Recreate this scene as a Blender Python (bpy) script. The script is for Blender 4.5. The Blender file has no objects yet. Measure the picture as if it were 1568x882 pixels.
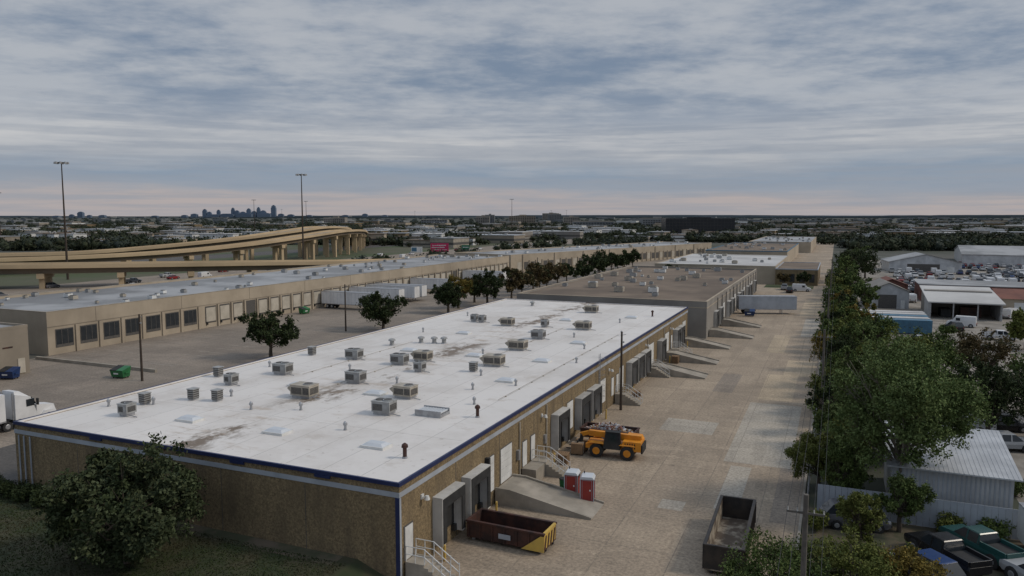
import bpy, math, random
import numpy as np
from mathutils import Vector
random.seed(7); RNG=np.random.default_rng(7)
scene=bpy.context.scene
H=22.5
# ---------------------------------------------------------------- materials
def newmat(name):
    m=bpy.data.materials.new(name); m.use_nodes=True
    nt=m.node_tree; b=nt.nodes['Principled BSDF']; return m,nt,b
def N(nt,t,**kw):
    n=nt.nodes.new(t)
    for k,v in kw.items(): setattr(n,k,v)
    return n
def c4(c): return (c[0],c[1],c[2],1)
def mixc(nt,fac,a,b,mode='MIX'):
    n=nt.nodes.new('ShaderNodeMix'); n.data_type='RGBA'; n.blend_type=mode
    for s,v in ((0,fac),(6,a),(7,b)):
        if isinstance(v,(int,float)): n.inputs[s].default_value=v
        elif isinstance(v,tuple): n.inputs[s].default_value=c4(v)
        else: nt.links.new(v,n.inputs[s])
    return n.outputs[2]
def math_(nt,op,a,b=0.0,c=None,clamp=False):
    n=nt.nodes.new('ShaderNodeMath'); n.operation=op; n.use_clamp=clamp
    for i,v in enumerate((a,b) if c is None else (a,b,c)):
        if isinstance(v,(int,float)): n.inputs[i].default_value=v
        else: nt.links.new(v,n.inputs[i])
    return n.outputs[0]
def noise(nt,vec,scale,detail=6,rough=.6,stretch=None,off=0):
    if stretch or off:
        mp=N(nt,'ShaderNodeMapping'); nt.links.new(vec,mp.inputs[0])
        if stretch: mp.inputs['Scale'].default_value=stretch
        mp.inputs['Location'].default_value=(off,off*.7,0); vec=mp.outputs[0]
    n=N(nt,'ShaderNodeTexNoise'); nt.links.new(vec,n.inputs['Vector'])
    n.inputs['Scale'].default_value=scale; n.inputs['Detail'].default_value=detail; n.inputs['Roughness'].default_value=rough
    return n.outputs['Fac']
def ramp(nt,fac,lo,hi):
    n=N(nt,'ShaderNodeMapRange'); n.interpolation_type='SMOOTHSTEP'
    nt.links.new(fac,n.inputs[0]); n.inputs[1].default_value=lo; n.inputs[2].default_value=hi
    return n.outputs[0]
def geo_pos(nt):
    return N(nt,'ShaderNodeNewGeometry').outputs['Position']
def M(name,col,col2=None,scale=1.0,rough=.8,metal=0,bump=0,bscale=None,lo=.35,hi=.65,grime=.0):
    m,nt,b=newmat(name)
    b.inputs['Roughness'].default_value=rough; b.inputs['Metallic'].default_value=metal
    if col2 is None: col2=tuple(c*.78 for c in col)
    tc=N(nt,'ShaderNodeTexCoord').outputs['Object']
    f=ramp(nt,noise(nt,tc,scale),lo,hi)
    c=mixc(nt,f,col,col2)
    if grime>0:
        g=ramp(nt,noise(nt,tc,scale*.25,8,.7,(1,1,.25),3),.45,.75)
        c=mixc(nt,math_(nt,'MULTIPLY',g,grime),c,(.07,.06,.05))
    nt.links.new(c,b.inputs['Base Color'])
    if bump>0:
        bn=N(nt,'ShaderNodeBump'); bn.inputs['Strength'].default_value=bump
        nt.links.new(noise(nt,tc,bscale or scale*8,4),bn.inputs['Height']); nt.links.new(bn.outputs[0],b.inputs['Normal'])
    return m
def leafmat(name,ca,cb,cc,tr=0.0):
    m,nt,b=newmat(name); b.inputs['Roughness'].default_value=.75
    g=N(nt,'ShaderNodeNewGeometry')
    c=mixc(nt,g.outputs['Random Per Island'],ca,cb)
    f=ramp(nt,noise(nt,g.outputs['Position'],.45,3),.5,.62)
    c=mixc(nt,f,c,cc)
    nt.links.new(c,b.inputs['Base Color'])
    b.inputs['Specular IOR Level'].default_value=.12
    return m
def concrete(name,ca,cb,w,h,joint,stain=.5,jcol=(.10,.085,.07),jfade=.45):
    m,nt,b=newmat(name); b.inputs['Roughness'].default_value=.85
    p=geo_pos(nt)
    br=N(nt,'ShaderNodeTexBrick'); br.offset=0; br.squash=1
    nt.links.new(p,br.inputs['Vector']); br.inputs['Scale'].default_value=1
    br.inputs['Brick Width'].default_value=w; br.inputs['Row Height'].default_value=h
    br.inputs['Mortar Size'].default_value=joint; br.inputs['Mortar Smooth'].default_value=.1
    j=tuple(a*(1-jfade)+b_*jfade for a,b_ in zip(jcol,ca))
    br.inputs['Color1'].default_value=c4(ca); br.inputs['Color2'].default_value=c4(cb); br.inputs['Mortar'].default_value=c4(j)
    c=br.outputs['Color']
    f=ramp(nt,noise(nt,p,.07,8,.68),.42,.60)
    c=mixc(nt,math_(nt,'MULTIPLY',f,stain),c,tuple(x*.62 for x in ca))
    f=ramp(nt,noise(nt,p,.55,8,.7,(1,.12,1),5),.48,.64)
    c=mixc(nt,math_(nt,'MULTIPLY',f,stain*.8),c,tuple(x*.6 for x in ca))
    f=ramp(nt,noise(nt,p,.40,8,.7,(.3,1,1),11),.50,.66)
    c=mixc(nt,math_(nt,'MULTIPLY',f,stain*.55),c,tuple(min(1,x*1.3) for x in ca))
    f=ramp(nt,noise(nt,p,.8,5,.75,None,21),.60,.67)
    c=mixc(nt,math_(nt,'MULTIPLY',f,.7*stain),c,tuple(x*.32 for x in ca))
    f=ramp(nt,noise(nt,p,.28,9,.8,None,41),.60,.64)
    c=mixc(nt,math_(nt,'MULTIPLY',f,.6*stain),c,tuple(min(1,x*1.5) for x in ca))
    f=noise(nt,p,4,5,.75)
    c=mixc(nt,.4,c,mixc(nt,ramp(nt,f,.3,.7),(.1,.1,.1),(.9,.9,.9)),'OVERLAY')
    nt.links.new(c,b.inputs['Base Color'])
    return m
def roofmat():
    m,nt,b=newmat('white_membrane'); b.inputs['Roughness'].default_value=.6
    p=geo_pos(nt); sp=N(nt,'ShaderNodeSeparateXYZ'); nt.links.new(p,sp.inputs[0])
    br=N(nt,'ShaderNodeTexBrick'); br.offset=0
    nt.links.new(p,br.inputs['Vector']); br.inputs['Scale'].default_value=1
    br.inputs['Brick Width'].default_value=3.0; br.inputs['Row Height'].default_value=24
    br.inputs['Mortar Size'].default_value=.035
    br.inputs['Color1'].default_value=(.74,.70,.655,1); br.inputs['Color2'].default_value=(.68,.645,.605,1); br.inputs['Mortar'].default_value=(.50,.475,.44,1)
    c=br.outputs['Color']
    c=mixc(nt,math_(nt,'MULTIPLY',ramp(nt,noise(nt,p,.13,9,.7),.44,.64),.38),c,(.47,.42,.37))
    dx=math_(nt,'ABSOLUTE',math_(nt,'ADD',sp.outputs[0],42.3))
    near=math_(nt,'SUBTRACT',1.0,math_(nt,'DIVIDE',dx,3.4),clamp=True)
    n1=ramp(nt,noise(nt,p,.22,9,.72,(1.3,.8,1),7),.50,.62)
    c=mixc(nt,math_(nt,'MULTIPLY',math_(nt,'MULTIPLY',near,n1),1.3,clamp=True),c,(.19,.145,.105))
    near2=math_(nt,'SUBTRACT',1.0,math_(nt,'DIVIDE',dx,9),clamp=True)
    n2=ramp(nt,noise(nt,p,.6,9,.72,(.35,1,1),9),.52,.64)
    c=mixc(nt,math_(nt,'MULTIPLY',math_(nt,'MULTIPLY',near2,n2),.7,clamp=True),c,(.42,.33,.245))
    n3=ramp(nt,noise(nt,p,.35,8,.72,(.6,1,1),15),.57,.66)
    c=mixc(nt,math_(nt,'MULTIPLY',n3,.32),c,(.42,.35,.28))
    n4=ramp(nt,noise(nt,p,1.5,6,.7,None,33),.62,.68)
    c=mixc(nt,math_(nt,'MULTIPLY',n4,.45),c,(.34,.29,.24))
    nt.links.new(c,b.inputs['Base Color']); return m
def brickmat():
    m,nt,b=newmat('aggregate_wall'); b.inputs['Roughness'].default_value=.95
    p=geo_pos(nt)
    f=noise(nt,p,6,8,.85)
    c=mixc(nt,ramp(nt,f,.35,.65),(.10,.072,.04),(.325,.24,.13))
    c=mixc(nt,math_(nt,'MULTIPLY',ramp(nt,noise(nt,p,.5,6,.6,(1,1,.3)),.45,.65),.5),c,(.115,.085,.05))
    c=mixc(nt,math_(nt,'MULTIPLY',ramp(nt,noise(nt,p,1.2,5,.6,(1,1,.12),9),.5,.68),.4),c,(.085,.065,.042))
    nt.links.new(c,b.inputs['Base Color'])
    bn=N(nt,'ShaderNodeBump'); bn.inputs['Strength'].default_value=.5; bn.inputs['Distance'].default_value=.04
    nt.links.new(f,bn.inputs['Height']); nt.links.new(bn.outputs[0],b.inputs['Normal']); return m
def groundmat():
    m,nt,b=newmat('ground_earth'); b.inputs['Roughness'].default_value=.95
    p=geo_pos(nt)
    c=mixc(nt,ramp(nt,noise(nt,p,.006,8,.7),.42,.6),(.045,.052,.032),(.10,.095,.08))
    c=mixc(nt,ramp(nt,noise(nt,p,.02,8,.7,None,30),.58,.68),c,(.055,.07,.032))
    c=mixc(nt,ramp(nt,noise(nt,p,.011,8,.7,None,70),.60,.64),c,(.19,.185,.17))
    c=mixc(nt,ramp(nt,noise(nt,p,.0016,6,.7,None,50),.5,.66),c,(.055,.065,.065))
    c=mixc(nt,math_(nt,'MULTIPLY',noise(nt,p,.6,6),.4),c,(.03,.035,.02))
    nt.links.new(c,b.inputs['Base Color']); return m
m_ground=groundmat()
m_yard=concrete('yard_concrete',(.385,.305,.22),(.32,.252,.182),4.6,6.1,.04,.6)
m_patchA=concrete('patch_concrete_pale',(.42,.37,.30),(.39,.345,.28),4,5,.03,.5)
m_patchB=concrete('patch_concrete_tan',(.46,.365,.25),(.43,.34,.235),4,5,.03,.5)
m_patchD=concrete('patch_concrete_dark',(.27,.22,.17),(.25,.205,.16),4,5,.02,.5)
m_lot=concrete('lot_concrete',(.27,.222,.175),(.215,.18,.143),6,6,.05,.6)
m_asph=concrete('asphalt',(.10,.09,.08),(.088,.08,.072),30,30,.01,.5,(.05,.05,.05))
m_gravel=M('gravel_lot',(.30,.27,.23),(.18,.16,.135),.2,.95)
m_dirt=M('dirt_ground',(.13,.10,.07),(.055,.06,.03),.5,.95)
m_grass=M('lawn_grass',(.028,.040,.014),(.055,.05,.025),.35,.95,bump=.5,bscale=15)
m_verge=M('verge_grass',(.06,.08,.03),(.095,.09,.055),.012,.95,lo=.42,hi=.58)
m_roof=roofmat(); m_brick=brickmat()
m_navy=M('navy_trim',(.012,.02,.075),(.018,.028,.09),1,.5)
m_band=M('pale_band',(.42,.45,.49),(.34,.365,.40),.5,.6,grime=.25)
m_shelt=M('dock_shelter_grey',(.56,.55,.52),(.44,.43,.405),.7,.7,grime=.45)
m_white=M('white_paint',(.72,.72,.7),(.6,.6,.58),1,.5,grime=.25)
m_white2=M('white_gloss',(.74,.74,.74),(.64,.64,.64),.6,.35,grime=.2)
m_dark=M('dark_rubber',(.018,.018,.018),(.03,.03,.03),2,.8)
m_glass=M('dark_glass',(.02,.025,.03),(.03,.035,.04),1,.12)
m_steel=M('galvanised_steel',(.42,.43,.44),(.3,.3,.31),2,.45,.5)
m_acb=M('unit_beige',(.44,.395,.325),(.33,.295,.24),1.2,.6,grime=.4)
m_acg=M('unit_grey',(.36,.365,.36),(.27,.27,.265),1.2,.6,grime=.4)
m_acl=M('unit_louver',(.065,.062,.058),(.11,.10,.09),5,.7)
m_sky=M('skylight_dome',(.54,.57,.60),(.60,.62,.64),1,.3)
m_conc=M('cast_concrete',(.38,.335,.275),(.27,.24,.195),.6,.9,bump=.2,grime=.5)
m_tan=M('painted_tilt_wall',(.44,.37,.28),(.36,.30,.225),.15,.9,grime=.3)
m_tand=M('tan_wall_dark',(.30,.255,.20),(.24,.205,.16),.15,.9,grime=.3)
m_grey=M('grey_wall',(.28,.26,.23),(.225,.205,.185),.15,.9,grime=.35)
m_gravroof=M('brown_gravel_roof',(.215,.163,.118),(.13,.098,.072),.08,.95,grime=.4)
m_greyroof=M('pale_grey_roof',(.36,.365,.37),(.23,.235,.24),.06,.9,lo=.42,hi=.58,grime=.45)
m_whroof=M('pale_roof',(.54,.53,.51),(.42,.41,.395),.08,.8,grime=.3)
m_door=M('dock_door',(.52,.47,.39),(.42,.38,.31),.5,.6,grime=.25)
m_rust=M('rusty_container',(.075,.028,.018),(.028,.014,.012),1.2,.7,grime=.3)
m_cblk=M('black_container',(.02,.018,.017),(.045,.035,.028),1.5,.6)
m_cin=M('container_inside',(.12,.09,.065),(.36,.31,.24),.9,.8,lo=.42,hi=.58,grime=.6)
m_yel=M('safety_yellow',(.60,.40,.08),(.46,.31,.09),1,.6,grime=.35)
m_org=M('machine_orange',(.74,.29,.015),(.60,.22,.015),1,.45,grime=.25)
m_red=M('toilet_red',(.30,.03,.022),(.24,.022,.02),1,.5)
m_green=M('dumpster_green',(.02,.16,.05),(.02,.12,.04),1,.5,grime=.2)
m_blue=M('dumpster_blue',(.012,.04,.13),(.01,.03,.1),1,.5)
m_blue2=M('container_blue',(.06,.17,.26),(.05,.13,.2),1,.5,grime=.2)
m_wood=M('pole_wood',(.065,.048,.035),(.045,.033,.025),3,.9)
m_woodg=M('pole_wood_weathered',(.13,.115,.10),(.09,.08,.07),3,.9)
m_bark=M('bark',(.10,.08,.06),(.055,.045,.035),3,.95)
m_bark2=M('bark_pale',(.26,.23,.19),(.15,.13,.10),3,.95)
m_brn=M('cardboard',(.28,.18,.10),(.22,.14,.08),2,.9)
m_redroof=M('red_roof',(.20,.08,.055),(.14,.055,.04),.3,.8)
m_over=M('overpass_concrete',(.54,.41,.255),(.44,.335,.21),.05,.9,grime=.12)
m_overd=M('overpass_girder',(.17,.13,.09),(.12,.095,.068),.05,.9)
m_pink=M('billboard_pink',(.5,.02,.10),(.45,.02,.09),.2,.5)
m_sgreen=M('sign_green',(.01,.16,.08),(.01,.14,.07),.2,.5)
m_bld=M('black_glass_tower',(.012,.014,.018),(.02,.022,.026),.05,.25)
m_metal=M('corrugated_white',(.56,.57,.58),(.42,.43,.44),.4,.4,.2,grime=.3)
m_mblue=M('skyline_haze_blue',(.13,.175,.24),(.10,.14,.20),.002,.9)  # aerial haze put straight into the tower colour
m_rub=M('rubble',(.6,.56,.53),(.34,.2,.17),1.5,.95)
m_line=M('lot_marking',(.42,.39,.34),(.26,.23,.19),1,.8)
m_haze1=M('far_wall_haze',(.22,.225,.225),(.15,.16,.17),.01,.9)  # far walls: distance haze mixed into the base colour
m_haze2=M('far_roof_haze',(.40,.405,.41),(.27,.28,.29),.01,.9)  # far roofs: same haze painted into the colour
L_dark=leafmat('leaves_oak_dark',(.016,.026,.011),(.055,.072,.028),(.035,.048,.018))
L_green=leafmat('leaves_green',(.045,.072,.02),(.125,.16,.05),(.08,.105,.036))
L_ash=leafmat('leaves_ash',(.07,.105,.032),(.165,.21,.075),(.105,.14,.05))
L_yg=leafmat('leaves_yellow_green',(.075,.095,.024),(.16,.17,.045),(.115,.125,.035))
L_org=leafmat('leaves_orange',(.13,.10,.025),(.22,.16,.04),(.09,.11,.03))
L_brn=leafmat('leaves_brown',(.07,.055,.025),(.13,.095,.045),(.05,.058,.025))
L_fg=leafmat('leaves_foreground',(.022,.033,.014),(.085,.10,.05),(.045,.06,.026))
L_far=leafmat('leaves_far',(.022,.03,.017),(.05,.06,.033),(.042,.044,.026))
L_far2=leafmat('leaves_far_haze',(.034,.046,.036),(.06,.072,.058),(.052,.06,.05))  # greyish-blue air haze painted into leaf colour for the middle distance
L_far3=leafmat('leaves_horizon_haze',(.06,.08,.085),(.085,.105,.11),(.075,.092,.098))  # stronger painted haze for trees towards the horizon
# ---------------------------------------------------------------- builder
class B:
    def __init__(s): s.v=[];s.f=[];s.mi=[];s.mats=[]
    def m(s,mat):
        if mat not in s.mats: s.mats.append(mat)
        return s.mats.index(mat)
    def add(s,v,f,mat):
        o=len(s.v); s.v+=[tuple(p) for p in v]; k=s.m(mat)
        for q in f: s.f.append(tuple(i+o for i in q)); s.mi.append(k)
    def hexa(s,p,mat):
        s.add(p,[(3,2,1,0),(4,5,6,7),(0,1,5,4),(1,2,6,5),(2,3,7,6),(3,0,4,7)],mat)
    def box(s,x0,x1,y0,y1,z0,z1,mat):
        s.hexa([(x0,y0,z0),(x1,y0,z0),(x1,y1,z0),(x0,y1,z0),(x0,y0,z1),(x1,y0,z1),(x1,y1,z1),(x0,y1,z1)],mat)
    def boxr(s,cx,cy,z0,sx,sy,sz,r,mat,tilt=0):
        c,n=math.cos(r),math.sin(r); P=[]
        for z in (z0,z0+sz):
            for a,b_ in ((-1,-1),(1,-1),(1,1),(-1,1)):
                x=a*sx/2;y=b_*sy/2; P.append((cx+x*c-y*n,cy+x*n+y*c,z+tilt*a))
        s.hexa(P,mat)
    def frus(s,a,z0,b_,z1,mat):
        s.hexa([(a[0],-a[2],z0),(a[1],-a[2],z0),(a[1],a[2],z0),(a[0],a[2],z0),(b_[0],-b_[2],z1),(b_[1],-b_[2],z1),(b_[1],b_[2],z1),(b_[0],b_[2],z1)],mat)
    def quad(s,x0,x1,y0,y1,z,mat): s.add([(x0,y0,z),(x1,y0,z),(x1,y1,z),(x0,y1,z)],[(0,1,2,3)],mat)
    def cyl(s,p0,p1,r0,r1,mat,n=8):
        p0=Vector(p0);p1=Vector(p1);d=(p1-p0)
        if d.length<1e-6: return
        d.normalize(); a=d.orthogonal().normalized(); b_=d.cross(a); P=[]
        for p,r in ((p0,r0),(p1,r1)):
            for i in range(n):
                t=2*math.pi*i/n; P.append(tuple(p+a*(r*math.cos(t))+b_*(r*math.sin(t))))
        F=[(i,(i+1)%n,n+(i+1)%n,n+i) for i in range(n)]+[tuple(range(n-1,-1,-1)),tuple(range(n,2*n))]
        s.add(P,F,mat)
    def prism(s,poly,y0,y1,mat):
        n=len(poly); P=[(x,y0,z) for x,z in poly]+[(x,y1,z) for x,z in poly]
        F=[(i,(i+1)%n,n+(i+1)%n,n+i) for i in range(n)]+[tuple(range(n-1,-1,-1)),tuple(range(n,2*n))]
        s.add(P,F,mat)
    def loft(s,secs,mat):
        P=[]
        for x,hw,z0,z1 in secs:
            sh=(z1-z0)
            P+=[(x,-hw*.96,z0),(x,hw*.96,z0),(x,hw,z0+sh*.6),(x,hw*.93,z1),(x,-hw*.93,z1),(x,-hw,z0+sh*.6)]
        F=[]
        for i in range(len(secs)-1):
            for j in range(6): F.append((i*6+j,i*6+(j+1)%6,i*6+6+(j+1)%6,i*6+6+j))
        F+= [tuple(range(5,-1,-1)), tuple(range((len(secs)-1)*6,len(secs)*6))]
        s.add(P,F,mat)
    def mesh(s,name):
        me=bpy.data.meshes.new(name); me.from_pydata(s.v,[],s.f)
        for m in s.mats: me.materials.append(m)
        me.polygons.foreach_set('material_index',s.mi); me.update(); return me
    def obj(s,name,loc=(0,0,0),rot=0,bevel=0):
        o=place(s.mesh(name),name,loc,rot)
        if bevel:
            md=o.modifiers.new('bevel','BEVEL'); md.width=bevel; md.segments=2; md.limit_method='ANGLE'
        return o
def place(me,name,loc,rot=0,sc=1):
    o=bpy.data.objects.new(name,me); o.location=loc; o.rotation_euler=(0,0,rot)
    o.scale=(sc,sc,sc) if not isinstance(sc,tuple) else sc
    scene.collection.objects.link(o); return o
# ---------------------------------------------------------------- foliage
def leafquads(C,size,rng,flat=0.0):
    n=len(C); d=rng.normal(size=(n,3)); d/=np.linalg.norm(d,axis=1)[:,None]
    e=rng.normal(size=(n,3)); e-=d*(e*d).sum(1)[:,None]; e/=np.linalg.norm(e,axis=1)[:,None]
    s=(size*rng.uniform(.6,1.3,n))[:,None]
    V=np.stack([C-d*s,C+e*s*.55,C+d*s,C-e*s*.55],1).reshape(-1,3)
    F=np.arange(n*4).reshape(-1,4)
    return V,F
def tree(name,loc,Ht,R,cb,nc,nl,ls,lm,seed,bark=None,rc=.30,trunk_r=None,gap=.55,spray=0.0):
    rng=np.random.default_rng(seed); bark=bark or m_bark
    b=B(); tr=trunk_r or Ht*.022+.06
    rz=(Ht-cb)/2; zc=cb+rz
    dirs=rng.normal(size=(nc,3)); dirs/=np.linalg.norm(dirs,axis=1)[:,None]
    rad=rng.uniform(.35,1,nc)**.6*rng.uniform(.72,1.05,nc)
    C=np.stack([dirs[:,0]*R*rad,dirs[:,1]*R*rad,zc+dirs[:,2]*rz*rad],1)
    C*= (1-rc*.55*np.array([1,1,0])); C[:,2]=zc+(C[:,2]-zc)*(1-rc*.5)
    zt=cb+rz*.9; pts=[(0,0,-.1)]
    for i in range(1,6):
        t=i/5; pts.append((rng.normal()*.06*Ht*.15*t,rng.normal()*.06*Ht*.15*t,zt*t))
    for i in range(5): b.cyl(pts[i],pts[i+1],tr*(1.15-.16*i),tr*(1.15-.16*(i+1)),bark,8)
    for c in C[:min(nc,40)]:
        t=rng.uniform(.35,.95); k=min(4,int(t*5)); fr=t*5-k
        p=Vector(pts[k]).lerp(Vector(pts[k+1]),fr); q=Vector(c)
        if q.z<p.z-1: continue
        mid=p.lerp(q,.5)+Vector((0,0,-.08*(q-p).length))
        b.cyl(p,mid,tr*.38,tr*.24,bark,5); b.cyl(mid,q,tr*.24,tr*.07,bark,4)
        for j in range(3):
            e=q+Vector(rng.normal(size=3).tolist())*R*rc*.5; b.cyl(mid.lerp(q,.6),e,tr*.09,tr*.03,bark,3)
    per=rng.dirichlet(np.ones(nc)*2.2)*nl
    L=[]
    for c,k in zip(C,per):
        k=int(k)+3; rr=R*rc*rng.uniform(.55,1.25)
        ns=max(3,k//70); sc_=rng.normal(size=(ns,3)); sc_/=np.linalg.norm(sc_,axis=1)[:,None]
        sc_*=(rng.uniform(.2,1,ns)**.5)[:,None]*rr; sc_[:,2]*=.7
        q=sc_[rng.integers(0,ns,k)]+rng.normal(size=(k,3))*rr*.2
        L.append(c+q)
    V,F=leafquads(np.concatenate(L),ls,rng)
    o=len(b.v); b.v+=V.tolist(); b.f+=(F+o).tolist(); k=b.m(lm); b.mi+=[k]*len(F)
    return b.obj(name,loc,rng.uniform(0,6.28))
def shrub(name,loc,R,Ht,n,ls,lm,seed):
    rng=np.random.default_rng(seed); b=B(); L=[]
    for i in range(9):
        a=rng.uniform(0,6.28); r=R*rng.uniform(0,.7); c=np.array([r*math.cos(a),r*math.sin(a),Ht*rng.uniform(.3,.75)])
        b.cyl((0,0,-.05),tuple(c),.03,.01,m_bark,4)
        q=rng.normal(size=(n//9,3)); q/=np.linalg.norm(q,axis=1)[:,None]; q*=(rng.uniform(0,1,n//9)**.4)[:,None]*np.array([R*.45,R*.45,Ht*.35]); L.append(c+q)
    V,F=leafquads(np.concatenate(L),ls,rng); o=len(b.v); b.v+=V.tolist(); b.f+=(F+o).tolist(); k=b.m(lm); b.mi+=[k]*len(F)
    return b.obj(name,loc)
# ---------------------------------------------------------------- ground
b=B(); b.quad(-20000,20000,-3000,26000,0,m_ground); b.obj('ground')
b=B(); b.quad(-24.5,-1.6,10,720,.004,m_yard); b.obj('loading_yard_pavement')
b=B()
for x0,x1,y0,y1,m in [(-16.5,-11,78,83,m_patchA),(-8.2,-4.2,96,112,m_patchB),(-8.8,-3.0,70,94,m_patchA),(-6.2,-2.2,112,124,m_patchB),
   (-12,-10.1,56.5,58.5,m_patchA),(-10,-7.2,130,150,m_patchB),(-14,-11.5,98,110,m_patchD),(-5.5,-2.6,150,176,m_patchA),
   (-8.0,-6.2,58,69,m_patchA),(-3.8,-1.7,57,70,m_patchD),(-7,-3,180,215,m_patchB)]:
    b.quad(x0,x1,y0,y1,.008,m)
b.obj('pavement_repair_patches')
b=B(); b.quad(-116,-74,44,400,.004,m_lot); b.quad(-74,-59,40,400,.0045,m_asph); b.quad(-140,-59,-60,44,.006,m_asph); b.obj('truck_court_pavement')
b=B()
for i in range(16): b.quad(-112,-106+.0,82+i*3.3,82.10+i*3.3,.009,m_line)
for i in range(22): b.quad(-97,-91,84+i*3.3,84.10+i*3.3,.009,m_line)
b.quad(-97,-91,83,83.12,.010,m_line)
b.obj('parking_markings')
b=B(); b.quad(6,95,108,430,.004,m_gravel); b.quad(14,70,66,108,.005,m_gravel); b.obj('gravel_lot')
b=B(); b.quad(-1.5,22,30,62,.006,m_dirt); b.obj('dirt_yard')
b=B(); b.quad(-420,-149,60,640,.004,m_verge); b.obj('highway_verge')
b=B(); b.quad(-175,-158,60,640,.008,m_asph); b.quad(-235,-196,60,900,.008,m_patchD); b.quad(-330,-300,60,640,.008,m_asph)
for i in range(60):
    for x in (-166.6,-205.6,-220,-315): b.quad(x,x+.2,62+i*9,65+i*9,.012,m_line)
b.obj('highway_road')
b=B(); b.box(-1.75,-1.55,20,240,0,.14,m_conc); b.obj('yard_kerb')
b=B(); b.box(-115,-89.4,78.3,78.7,.0,.45,m_conc); b.obj('low_concrete_barrier')
b=B(); x0,x1,y0,y1=-74,-27,-20,38.29
b.add([(x0,y0,.95),(x1,y0,.95),(x1,y1,.95),(x0,y1,.95),(x1+2.6,y0,.0),(x1+2.6,y1,.0),(x0-2,y0,0),(x0-2,y1,0)],[(0,1,2,3),(1,4,5,2),(6,0,3,7)],m_grass)
b.add([(x0,y1,.95),(-59.2,y1,.95),(-59.2,y1+.8,0),(x0-2,y1+.8,0)],[(0,1,2,3)],m_grass)
rng=np.random.default_rng(3); n=42000
C=np.stack([rng.uniform(-62,-27.2,n),rng.uniform(24,37.4,n),np.full(n,.98)],1)
V,F=leafquads(C,.06,rng); o=len(b.v); b.v+=V.tolist(); b.f+=(F+o).tolist(); L_gr=leafmat('grass_blades',(.026,.04,.012),(.05,.065,.024),(.05,.048,.025)); b.mi+=[b.m(L_gr)]*n
b.quad(-59,-28,36.9,38.28,.956,m_dirt)
b.obj('front_lawn')
# ---------------------------------------------------------------- dock parts
def shelter(b,X,y0,y1,z0=.95,z1=4.0,p=.75,mat=None,dark=True):
    mat=mat or m_shelt
    t=.42
    b.box(X,X+p,y0,y0+t,z0-.25,z1,mat); b.box(X,X+p,y1-t,y1,z0-.25,z1,mat)
    b.box(X,X+p,y0+t,y1-t,z1-.55,z1-.003,mat)
    b.box(X+p,X+p+.06,y0+.08,y0+t+.12,z0-.1,z1-.1,m_dark); b.box(X+p,X+p+.06,y1-t-.12,y1-.08,z0-.1,z1-.1,m_dark)
    b.box(X+p,X+p+.06,y0+t+.12,y1-t-.12,z1-.75,z1-.1,m_dark)
    if dark: b.box(X,X+.08,y0+t,y1-t,1.2,z1-.55,m_dark)
    else: panel(b,X,y0+t,y1-t,1.2,z1-.55)
    b.box(X,X+.3,y0+t,y0+t+.3,.7,1.15,m_dark); b.box(X,X+.3,y1-t-.3,y1-t,.7,1.15,m_dark)
def panel(b,X,y0,y1,z0,z1,mat=None,n=5):
    mat=mat or m_white; h=(z1-z0)/n
    for i in range(n): b.box(X,X+.05,y0,y1,z0+i*h+.02,z0+(i+1)*h-.01,mat)
    b.box(X,X+.02,y0-.06,y1+.06,z0-.02,z1+.08,m_acl)
def mandoor(b,X,y,z0=1.2): 
    b.box(X,X+.03,y-.55,y+.55,z0,z0+2.2,m_acl); b.box(X,X+.07,y-.46,y+.46,z0,z0+2.1,m_white)
def walllight(b,X,y,z): b.box(X,X+.1,y-.15,y+.15,z,z+.3,m_white); b.cyl((X+.1,y,z+.15),(X+.4,y,z+.1),.05,.05,m_white,6); b.cyl((X+.4,y,z),(X+.4,y,z+.25),.2,.12,m_white,8)
X0,X1,Y0,Y1=-59.2,-23.87,38.3,135.2; RZ=6.3
b=B()
b.box(X0,X1,Y0,Y1,-.2,5.95,m_brick)
b.box(X0+.02,X1-.02,Y0+.02,Y1-.02,5.95,6.16,m_roof)
def rim(b,X0,X1,Y0,Y1,z0,z1,o,i,mat):
    b.box(X0-o,X1+o,Y0-o,Y0+i,z0,z1,mat); b.box(X0-o,X1+o,Y1-i,Y1+o,z0,z1,mat)
    b.box(X0-o,X0+i,Y0+i,Y1-i,z0,z1,mat); b.box(X1-i,X1+o,Y0+i,Y1-i,z0,z1,mat)
rim(b,X0,X1,Y0,Y1,5.96,6.2,.0,.3,m_brick)
rim(b,X0,X1,Y0,Y1,6.2,6.3,.0,.3,m_roof)
rim(b,X0,X1,Y0,Y1,6.08,6.33,.07,.09,m_navy)
rim(b,X0,X1,Y0,Y1,5.38,5.70,.035,-.002,m_band)
for i in range(1,13):
    y=Y0+i*(Y1-Y0)/13; b.box(X1,X1+.012,y-.03,y+.03,.1,5.36,m_acl)
for i in range(1,5):
    x=X0+i*(X1-X0)/5; b.box(x-.02,x+.02,Y0-.012,Y0,.9,5.36,m_acl)
for x in (-50,-36.5,-29.5): b.box(x-.6,x+.6,Y0-.12,Y0-.001,5.9,6.07,m_navy)
b.box(X1-.25,X1+.05,Y0-.07,Y0-.001,0,5.37,m_navy); b.box(X1+.001,X1+.07,Y0-.068,Y0+.12,0,5.36,m_band)
for x in (-58.6,-58.0,-57.3): b.cyl((x,Y0-.12,.9),(x,Y0-.12,5.3),.06,.06,m_band,6)
mandoor(b,X1,39.3)
shelter(b,X1,42.4,45.7); shelter(b,X1,46.6,49.9); panel(b,X1,50.8,52.1,1.2,4.0); b.box(X1,X1+.35,50.5,50.79,1.0,4.2,m_dark)
panel(b,X1,53.4,55.6,1.2,4.0); mandoor(b,X1,58.4); mandoor(b,X1,60.3)
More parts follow.
